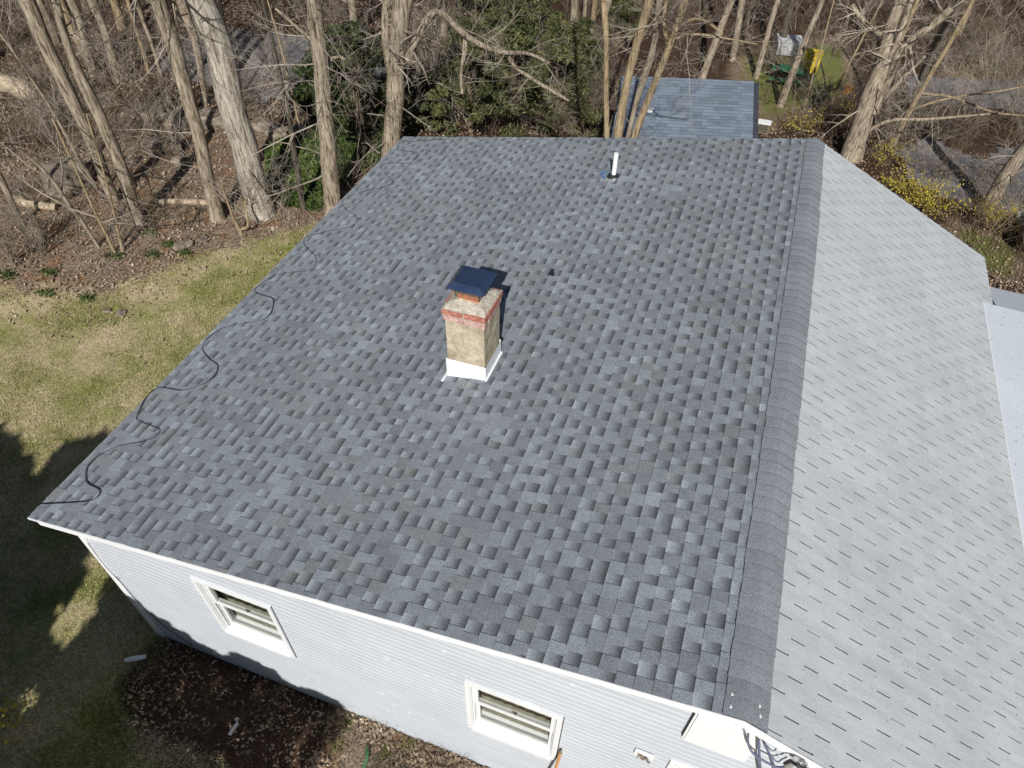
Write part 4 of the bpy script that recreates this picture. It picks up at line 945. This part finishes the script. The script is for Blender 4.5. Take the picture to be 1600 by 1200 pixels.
thicket('dead_brush', 'low dead brown brush in the shaded bed below the gable wall', 'brush', [[(215, 1000), (330, 1015), (520, 1110), (480, 1190), (330, 1180), (230, 1110)], [(500, 1110), (760, 1205), (600, 1230), (470, 1200)]], [34, 9], M['twig_brown'], 12, .10, .24, True)
thicket('sticks', 'thin pale sticks lying in the sunlit leaf litter', 'sticks', [[(560, 1110), (780, 1200), (760, 1230), (560, 1210)]], [7], M['twig'], 13, .12, .25, True)
for i, q in enumerate([(528, 1165), (603, 1180), (640, 1165), (545, 1135)]):
    p = onG(q); r = random.Random(350+i); v = MB()
    for _ in range(70):
        a_ = r.uniform(0, 6.28); x_, y_ = p[0]+r.gauss(0, .05), p[1]+r.gauss(0, .05); h_ = r.uniform(.05, .13); o = len(v.v); v.v += [(x_-.004*math.cos(a_), y_-.004*math.sin(a_), G0), (x_+.004*math.cos(a_), y_+.004*math.sin(a_), G0), (x_+r.gauss(0, .05), y_+r.gauss(0, .05), G0+h_)]; v.f.append((o, o+1, o+2)); v.c.append(None)
    tag(v.build('grass_tuft', M['grassblade'], loc=tuple(p)), ['green grass tuft left of the hose end', 'green grass tuft just right of the hose end', 'green grass tuft further right, towards the wall', 'small green grass tuft above the hose end, near the wall'][i], 'grass tuft')
# --- fallen leaves, ivy and lawn blades: stuff
def cards(name, label, cat, mat, pts, size, r, lift=.02, tilt=.6, aspect=1.5):
    n = len(pts); P = np.array(pts, np.float32); rng = np.random.default_rng(r); a = rng.uniform(0, 6.283, n); s = size*rng.uniform(.5, 1.4, n); t1 = rng.uniform(-tilt, tilt, n); t2 = rng.uniform(-tilt, tilt, n)
    A = np.stack([np.cos(a)*s*aspect*.5, np.sin(a)*s*aspect*.5, t1*s*.5], 1); Bv = np.stack([-np.sin(a)*s*.5, np.cos(a)*s*.5, t2*s*.5], 1); P[:, 2] += lift+np.abs(t1*s*.5)
    V = np.stack([P-A, P+Bv*.9+A*.15, P+A, P-Bv*.9+A*.15], 1).reshape(-1, 3); F = np.arange(4*n, dtype=np.int32)
    me = bpy.data.meshes.new(name); me.vertices.add(4*n); me.vertices.foreach_set('co', V.ravel().astype(np.float32)); me.loops.add(4*n); me.loops.foreach_set('vertex_index', F); me.polygons.add(n); me.polygons.foreach_set('loop_start', F[::4].copy()); me.polygons.foreach_set('loop_total', np.full(n, 4, np.int32)); me.update(calc_edges=True); me.materials.append(mat)
    o = bpy.data.objects.new(name, me); COL.objects.link(o); return tag(o, label, cat, kind='stuff')
rl = random.Random(31); pts = []
def on_house(x, y): return -7.04 < x < 8.4 and .2 < y < 9.1
while len(pts) < 75000:
    q = (rl.uniform(-20, 1620), rl.uniform(-20, 470)); p = onG(q) if rl.random() < .02 else None
    # sample in world space around visible woodland
    x, y = rl.uniform(-26, 8), rl.uniform(4.5, 26)
    if inpoly(x, y, LAWN) and (rl.random() > .05 and not (rl.random() < .35 and not inpoly(x+1.1, y-1.1, LAWN) ) and not (rl.random() < .35 and not inpoly(x-.6, y+1.3, LAWN))): continue
    if on_house(x, y): continue
    if y > 16 and rl.random() < .4: continue
    pts.append((x, y, gz(x, y)))
cards('fallen_leaves', 'dry tan leaves scattered over the woodland floor', 'leaves', M['leaf_tan'], pts, .042, 1, tilt=1.1)
pts = []
while len(pts) < 15000:
    x, y = rl.uniform(-6.9, 1.5), rl.uniform(-1.6, .19)
    if y < -.9+.25*math.sin(x*2) and rl.random() < .8: continue
    if x < -4.2 and rl.random() < .85: continue
    if noise.noise(Vector((x*1.7, y*1.7, 2)))+rl.uniform(-.3, .3) < -.12: continue
    pts.append((x, y, gz(x, y)+rl.random()*.03))
cards('fallen_leaves', 'curled brown leaves heaped in the bed below the gable wall', 'leaves', M['leaf_tan'], pts, .025, 2, tilt=1.2, aspect=1.9)
pts = []
while len(pts) < 22000:
    x, y = rl.uniform(-13.5, -8), rl.uniform(9.5, 15.5)
    if inpoly(x, y, IVY): pts.append((x, y, gz(x, y)+.02+rl.random()*.16))
cards('ivy', 'glossy green ivy carpeting the ground behind the trunks', 'ground cover', M['ivy'], pts, .052, 3, tilt=.9)
def blades(name, label, mat, N, seed, size):
    rng = random.Random(seed); pts = []
    while len(pts) < N:
        x, y = rng.uniform(-17, -6.6), rng.uniform(-2.2, 10)
        if rng.random() < .12: x, y = rng.uniform(-7, -1), rng.uniform(-2.2, -.8)
        if not inpoly(x, y, LAWN): continue
        n = noise.noise(Vector((x*.8, y*.8, seed)))+.5*noise.noise(Vector((x*2.3, y*2.3, seed)))
        if n+rng.uniform(-.35, .35) < -.02: continue
        if math.hypot(x+15, y-6) < 1.5 and rng.random() < .6: continue
        pts.append((x, y, gz(x, y)))
    n = len(pts); P = np.array(pts, np.float32); g = np.random.default_rng(seed); a = g.uniform(0, 6.283, n); h = size*g.uniform(.5, 1.3, n); wv = .004+.003*g.random(n); ln = g.uniform(-.9, .9, (n, 2))
    D = np.stack([np.cos(a)*wv, np.sin(a)*wv, 0*a], 1); T = np.stack([ln[:, 0]*h, ln[:, 1]*h, h], 1)
    V = np.stack([P-D, P+D, P+T], 1).reshape(-1, 3); F = np.arange(3*n, dtype=np.int32); me = bpy.data.meshes.new(name); me.vertices.add(3*n); me.vertices.foreach_set('co', V.ravel().astype(np.float32)); me.loops.add(3*n); me.loops.foreach_set('vertex_index', F); me.polygons.add(n); me.polygons.foreach_set('loop_start', F[::3].copy()); me.polygons.foreach_set('loop_total', np.full(n, 3, np.int32)); me.update(calc_edges=True); me.materials.append(mat)
    o = bpy.data.objects.new(name, me); COL.objects.link(o); tag(o, label, 'grass', kind='stuff')
blades('grass', 'short green lawn blades left of the house', M['grassblade'], 90000, 4, .045)
blades('grass', 'straw-coloured dead blades in the patchy lawn', M['straw'], 60000, 5, .04)

# ================================================================= ROCKS, LOGS, NEIGHBOUR'S THINGS
def rock(px, r0, seed, label, sq=(1, .8, .6), group=None, sink=.3):
    p = onG(px); import bmesh; bm = bmesh.new(); bmesh.ops.create_icosphere(bm, subdivisions=4, radius=1.)
    for v_ in bm.verts:
        c = v_.co.copy(); k = 1+.45*noise.noise(c*1.1+Vector((seed*3.1, 0, 0)))+.22*noise.noise(c*3.+Vector((0, seed, 0)))+.04*noise.noise(c*9)
        c = c*k; c = Vector((math.copysign(abs(c.x)**.8, c.x), math.copysign(abs(c.y)**.8, c.y), math.copysign(abs(c.z)**.75, c.z))); v_.co = Vector((c.x*r0*sq[0], c.y*r0*sq[1], c.z*r0*sq[2]))
    me = bpy.data.meshes.new('boulder'); bm.to_mesh(me); bm.free(); me.materials.append(M['rock']); o = bpy.data.objects.new('boulder', me); COL.objects.link(o)
    o.location = (p[0], p[1], gz(p[0], p[1])+r0*sq[2]*(1-sink)*.6); o.rotation_euler = (0, 0, seed*1.3); return tag(o, label, 'rock', group)
for i, (q, r0, lab) in enumerate([((88, 165), .45, 'squarish tan boulder beside the fallen log at upper left'), ((168, 165), .55, 'dark split boulder behind the leaning pair of trunks'), ((225, 190), .75, 'large flat brown boulder left of the stubbed trunk'), ((285, 195), .6, 'brown boulder directly behind the stubbed trunk'), ((345, 195), .75, 'blocky boulder between the stubbed trunk and the huge pale one'), ((395, 180), .35, 'small upright brown block right of the huge pale trunk'), ((418, 205), .5, 'tan stone of the low wall, left of the black-footed trunk'), ((455, 215), .5, 'tan stone of the low wall, right of the black-footed trunk'), ((110, 290), .85, 'broad grey mound of rock under the leaning saplings'), ((255, 232), .5, 'flat grey rock on the rusty litter'), ((205, 255), .3, 'small grey rock right of the leaning pair of trunks'), ((285, 255), .3, 'small rounded grey rock below the stubbed trunk'), ((560, 130), .4, 'reddish rock at the driveway edge')]):
    rock(q, r0*.8, i+1, lab, (1.25, .8, .5))
for i, (q, r0) in enumerate([((288, 385), .16), ((318, 376), .12), ((368, 386), .09), ((190, 490), .09), ((168, 486), .07)]):
    rock(q, r0, 30+i, ['flat bluish stone in the weeds at the lawn edge', 'smaller bluish stone beside the flat one', 'small dark stone in the litter before the forked sapling', 'little grey-green stone lying on the lawn', 'tiny pale stone lying on the lawn'][i], (1.3, 1, .45))
def log(label, a, b, r0, mat='log'):
    A, Bq = onG(a), onG(b); r = random.Random(int(a[0])); P = [A+(Bq-A)*t for t in np.linspace(0, 1, 7)]
    for p_ in P: p_[2] = gz(p_[0], p_[1])+r0*.85+r.uniform(-.03, .03); p_[1] += r.uniform(-.05, .05)
    v_ = MB(); v_.tube(P, [r0*r.uniform(.9, 1.1) for _ in P], 12, jit=.06, rng=r); tag(v_.build('fallen_log', M[mat], smooth=False, loc=tuple(P[0])), label, 'log')
log('thick pale barkless log at the left edge of the wood', (-20, 130), (72, 162), .27)
log('short pale log on the litter below the rock mound', (22, 315), (88, 330), .09)
log('straight tan timber lying between stubbed trunk and huge pale trunk', (245, 318), (345, 322), .07)
log('pale fallen branch on the ivy by the lone straight trunk', (420, 315), (500, 312), .05)

# neighbour's blue-roofed outbuilding
def P3(q, z): return onZ(q, z)
rz, lz = -4.0, -4.75
A = P3((1178, 127), rz); Bp = P3((1176, 217), -4.62); rd = P3((1040, 121), rz)-A; rd[2] = 0; rd /= np.linalg.norm(rd); pd = np.array([-rd[1], rd[0], 0]) ; pd = pd if pd[1] < 0 else -pd
pd = (Bp-A); pd[2] = 0; plen = np.linalg.norm(pd); pd /= plen; slope_ = (rz-(-4.62))/plen
shed = empty('outbuilding', tuple(A+rd*2.3+pd*1.5+np.array([0, 0, -2.8]))); tag(shed, 'neighbouring outbuilding with a weathered blue shingle roof behind the house', 'building')
def SP(u, v, h=0): q = A+rd*u+pd*v; return (q[0], q[1], rz-slope_*abs(v)*(1 if v > 0 else 3.2)+h)
M['blueroof'] = m_shingle(); t_ = M['blueroof']; t_.name = 'blue_shingle'
v = MB(); r = random.Random(6); Wd, Dp = 4.1, 4.4; e = .14; k = 0
for sgn in (1, -1):
    y = 0
    while y < (Dp if sgn > 0 else 1.2):
        x = 0.
        while x < Wd:
            x2 = min(Wd, x+r.uniform(.15, .45)); c = mul((.165, .20, .245), r.uniform(.85, 1.2))
            a_, b_ = y*sgn, (y+e)*sgn
            q4 = [SP(x, a_, .0), SP(x2, a_, .0), SP(x2, b_, .006), SP(x, b_, .006)]; v.quad(*(q4 if sgn < 0 else q4[::-1]), c); x = x2
        y += e
sr = v.build('roof', M['blueroof'], shed)
M['shed'] = m_noisy('dark_stained_boards', (.03, .035, .045), (.06, .065, .075), 6, .8, .2)
for (u_, v0_, v1_) in ((0., -2.5, Dp), (Wd, -2.5, Dp)):
    for s0, s1 in ((-1.2, -.004), (.004, v1_)):
        v = MB(); a, b = SP(u_-.16*(u_ == 0), s0, -.22), SP(u_-.16*(u_ == 0), s1, -.22); c, d = SP(u_+.03, s1, -.22), SP(u_+.03, s0, -.22); v.hexa([a, b, c, d], [(a[0], a[1], a[2]+.2), (b[0], b[1], b[2]+.2), (c[0], c[1], c[2]+.2), (d[0], d[1], d[2]+.2)]); v.build('rake_board', M['shed'], shed)
v = MB(); c4 = [SP(.12, -1.), SP(Wd-.12, -1.), SP(Wd-.12, Dp-.2), SP(.12, Dp-.2)]; v.hexa([(q[0], q[1], rz-3.4) for q in c4], [(q[0], q[1], rz-slope_*Dp-.05) for q in c4]); v.build('wall', M['shed'], shed)
v = MB(); q = SP(0.05+4.9-1.75, 2.3); q = onZ((1013, 182), rz-slope_*2.3); v.box(q[0]-.07, q[0]+.07, q[1]-.07, q[1]+.07, q[2]-.1, q[2]+.2); v.box(q[0]-.11, q[0]+.11, q[1]-.10, q[1]+.10, q[2]+.2, q[2]+.235); v.build('roof_vent', M['pvc'], shed)
# air conditioner box by the blue roof
p = onG((1190, 208)); ac = empty('air_conditioner', tuple(p)); tag(ac, 'small white-topped air conditioner box by the corner of the blue roof', 'air conditioner')
v = MB(); v.box(p[0]-.22, p[0]+.22, p[1]-.16, p[1]+.16, p[2]+.05, p[2]+.42); v.build('body', M['rust'], ac); v = MB(); v.box(p[0]-.24, p[0]+.24, p[1]-.18, p[1]+.18, p[2]+.42, p[2]+.45); v.build('lid', M['pvc'], ac)
v = MB()
for k in range(6): v.box(p[0]-.18, p[0]+.18, p[1]-.172, p[1]-.162, p[2]+.10+k*.05, p[2]+.12+k*.05)
v.build('grille', M['black'], ac)
# white box, yellow box on a green stand, orange bucket
def box_thing(name, label, cat, q, w, d, h, lift, mat, mat2, legs=0, legmat=None, rot=.0, lid=.03):
    p = onG(q); root = empty(name, tuple(p)); tag(root, label, cat); v = MB(); v.box(-w/2, w/2, -d/2, d/2, lift, lift+h)
    for k in range(5): v.box(-w/2+.004, w/2-.004, -d/2-.012, -d/2, lift+h*(k+.1)/5, lift+h*(k+.82)/5)
    v.v = [(a*math.cos(rot)-b*math.sin(rot)+p[0], a*math.sin(rot)+b*math.cos(rot)+p[1], c+p[2]) for a, b, c in v.v]; v.build('body', mat, root)
    v = MB(); v.hexa([(-w/2-lid, -d/2-lid, lift+h), (w/2+lid, -d/2-lid, lift+h), (w/2+lid, d/2+lid, lift+h), (-w/2-lid, d/2+lid, lift+h)], [(-w/2-lid, -d/2-lid, lift+h+.03), (w/2+lid, -d/2-lid, lift+h+.03), (w/2+lid, d/2+lid, lift+h+.05), (-w/2-lid, d/2+lid, lift+h+.05)]); v.v = [(a*math.cos(rot)-b*math.sin(rot)+p[0], a*math.sin(rot)+b*math.cos(rot)+p[1], c+p[2]) for a, b, c in v.v]; v.build('lid', mat2, root)
    for k in range(legs):
        sx, sy = (-1, 1)[k % 2], (-1, 1)[k//2]; v = MB(); v.box(sx*w*.45-.025, sx*w*.45+.025, sy*d*.45-.025, sy*d*.45+.025, 0, lift); v.v = [(a*math.cos(rot)-b*math.sin(rot)+p[0], a*math.sin(rot)+b*math.cos(rot)+p[1], c+p[2]) for a, b, c in v.v]; v.build('leg', legmat, root)
    return root
M['yellow'] = m_noisy('weathered_yellow_paint', (.45, .32, .03), (.78, .60, .06), 9, .6, .3, detail=7); M['green'] = m_noisy('green_paint', (.02, .11, .05), (.04, .19, .09), 6, .5, .3); M['orange'] = m_noisy('orange_plastic', (.55, .17, .01), (.75, .28, .02), 9, .5, .3); M['whitebox'] = m_noisy('dull_white_paint', (.50, .51, .52), (.66, .67, .68), 5, .6, .3, detail=7)
box_thing('storage_box', 'white slatted box with a dark lid standing between the far trunks', 'box', (1228, 84), 1.0, .95, .5, .10, M['whitebox'], M['whitebox'], 4, M['rust'], .15)
box_thing('painted_box', 'bright yellow board box standing on green legs in the mossy clearing', 'box', (1258, 128), .62, .4, .8, .42, M['yellow'], M['yellow'], 4, M['green'], .05)
p = onG((1262, 142)); tbl = empty('picnic_table', tuple(p+np.array([-.9, .3, 0]))); tag(tbl, 'dark green picnic table in shade left of the yellow box', 'table')
v = MB(); px_, py_ = p[0]-.9, p[1]+.3
for k in range(4): v.box(px_-.75, px_+.75, py_-.3+k*.16, py_-.3+k*.16+.14, p[2]+.62, p[2]+.66)
v.build('tabletop', M['green'], tbl)
for s in (-1, 1):
    v = MB(); v.box(px_-.75, px_+.75, py_+s*.6-.12, py_+s*.6+.12, p[2]+.38, p[2]+.42); v.build('bench_seat', M['green'], tbl)
    v = MB(); v.tube([(px_+s*.55, py_-.55, p[2]), (px_+s*.55, py_-.15, p[2]+.62)], .03, 5); v.tube([(px_+s*.55, py_+.55, p[2]), (px_+s*.55, py_+.15, p[2]+.62)], .03, 5); v.tube([(px_+s*.55, py_-.6, p[2]+.36), (px_+s*.55, py_+.6, p[2]+.36)], .025, 5); v.build('leg', M['green'], tbl)
p = onG((1323, 147)); bk = empty('bucket', tuple(p)); tag(bk, 'small orange bucket on dark ground left of the big forked tree', 'bucket')
v = MB(); v.tube([(p[0], p[1], p[2]), (p[0], p[1], p[2]+.3)], [.12, .16], 14); v.build('pail', M['orange'], bk); v = MB(); v.tube([(p[0]-.16, p[1], p[2]+.29), (p[0]-.1, p[1]-.12, p[2]+.38), (p[0]+.1, p[1]-.12, p[2]+.38), (p[0]+.16, p[1], p[2]+.29)], .007, 5); v.tube([(p[0]-.165+0, p[1], p[2]+.29), (p[0], p[1]-.165, p[2]+.29), (p[0]+.165, p[1], p[2]+.29), (p[0], p[1]+.165, p[2]+.29), (p[0]-.165, p[1], p[2]+.29)], .012, 5); v.build('bail', M['rust'], bk)

# dark car whose corner shows at the right edge
p = onG((1587, 372)); ang = R_(62); car = empty('parked_car', tuple(p)); car_m = Matrix.Translation(Vector((p[0]+1.95, p[1]-.35, p[2])))@Matrix.Rotation(ang-R_(60), 4, 'Z')
tag(car, 'dark parked car, only its rounded corner showing at the right edge', 'car')
M['carpaint'] = m_noisy('black_car_paint', (.012, .012, .014), (.018, .018, .022), 6, .25, .6); M['tyre'] = M['black']
def carpart(nm, mb_, mat, smooth=True, par=None):
    mb_.v = [tuple(car_m@Vector(q)) for q in mb_.v]; o_ = mb_.build(nm, mat, par or car, smooth=smooth); return o_
def loft(secs, n=24, sup=3.2):
    b = MB()
    for (x, hw, zb, zt) in secs:
        for k in range(n):
            t = 2*math.pi*k/n; c, s = math.cos(t), math.sin(t); b.v.append((x, math.copysign(abs(c)**(2/sup), c)*hw, (zb+zt)/2+math.copysign(abs(s)**(2/sup), s)*(zt-zb)/2))
    m = len(secs)
    for i in range(m-1):
        for k in range(n): b.f.append((i*n+k, (i+1)*n+k, (i+1)*n+(k+1) % n, i*n+(k+1) % n)); b.c.append(None)
    b.f.append(tuple(range(n))); b.f.append(tuple(range((m-1)*n, m*n))[::-1]); b.c += [None, None]; return b
carpart('body', loft([(-2.2, .55, .40, .62), (-2.12, .78, .28, .74), (-1.7, .88, .22, .84), (-.9, .91, .2, .93), (0, .92, .2, .95), (1.0, .91, .2, .96), (1.8, .88, .22, .97), (2.12, .8, .28, .9), (2.22, .6, .38, .75)]), M['carpaint'])
carpart('cabin', loft([(-1.05, .60, .90, .95), (-.5, .72, .88, 1.32), (0, .74, .88, 1.42), (.8, .74, .88, 1.43), (1.5, .68, .88, 1.25), (1.95, .58, .90, .97)]), M['cap_metal'])
for sx in (-1.35, 1.35):
    for sy in (-1, 1):
        b = MB(); b.tube([(sx, sy*.70, .32), (sx, sy*.90, .32)], .32, 20); wv = carpart('wheel', b, M['tyre'], False); b = MB(); b.tube([(sx, sy*.905, .32), (sx, sy*.915, .32)], [.2, .17], 16); carpart('rim', b, M['lead'], False, wv)
for sy in (-1, 1): b = MB(); b.box(-2.19, -2.08, sy*.62-.12, sy*.62+.12, .58, .70); carpart('headlight', b, M['lead'], False)

# ================================================================= SHADE CASTERS BEHIND THE PHOTOGRAPHER
for i, (x, y, rad, H) in enumerate([(-11.2, -6.6, 1.5, 6.3), (-9.6, -6.7, 1.5, 6.7), (-7.85, -6.5, 1.25, 6.9), (-13.2, -6.6, 1.5, 6.2)]):
    clump_bush('arborvitae', ['second', 'third', 'nearest', 'farthest'][i]+' tall evergreen column from the house at the sunny side of the lawn', 'tree', x, y, rad, H, M['holly'], 400+i, 260, 85, .19, group='evergreen columns by the lawn')
for i, x in enumerate((-6.85, -6.0)):
    clump_bush('hedge_shrub', ['left', 'right'][i]+' clipped evergreen shrub at the sunny side of the lawn', 'shrub', x, -3.95, .75, 2.0, M['holly'], 420+i, 60, 60, .13, group='hedge shrubs by the lawn')
for i, (x, y, H, rad, bz, nc) in enumerate([(-5.55, -6.3, 6.1, 1.15, .2, 230), (-4.95, -5.5, 4.75, .75, 2.4, 70), (-3.9, -5.4, 4.7, .75, 3.4, 50), (-3.1, -5.5, 4.55, .6, 3.7, 34)]):
    clump_bush('evergreen_shrub', ['leftmost', 'second', 'third', 'rightmost'][i]+' tall open evergreen shrub in the row behind the hedge', 'shrub', x, y, rad, H, M['holly'], 440+i, nc, 60, .125 if nc > 200 else .11, group='tall open shrubs behind the hedge', base_z=bz)
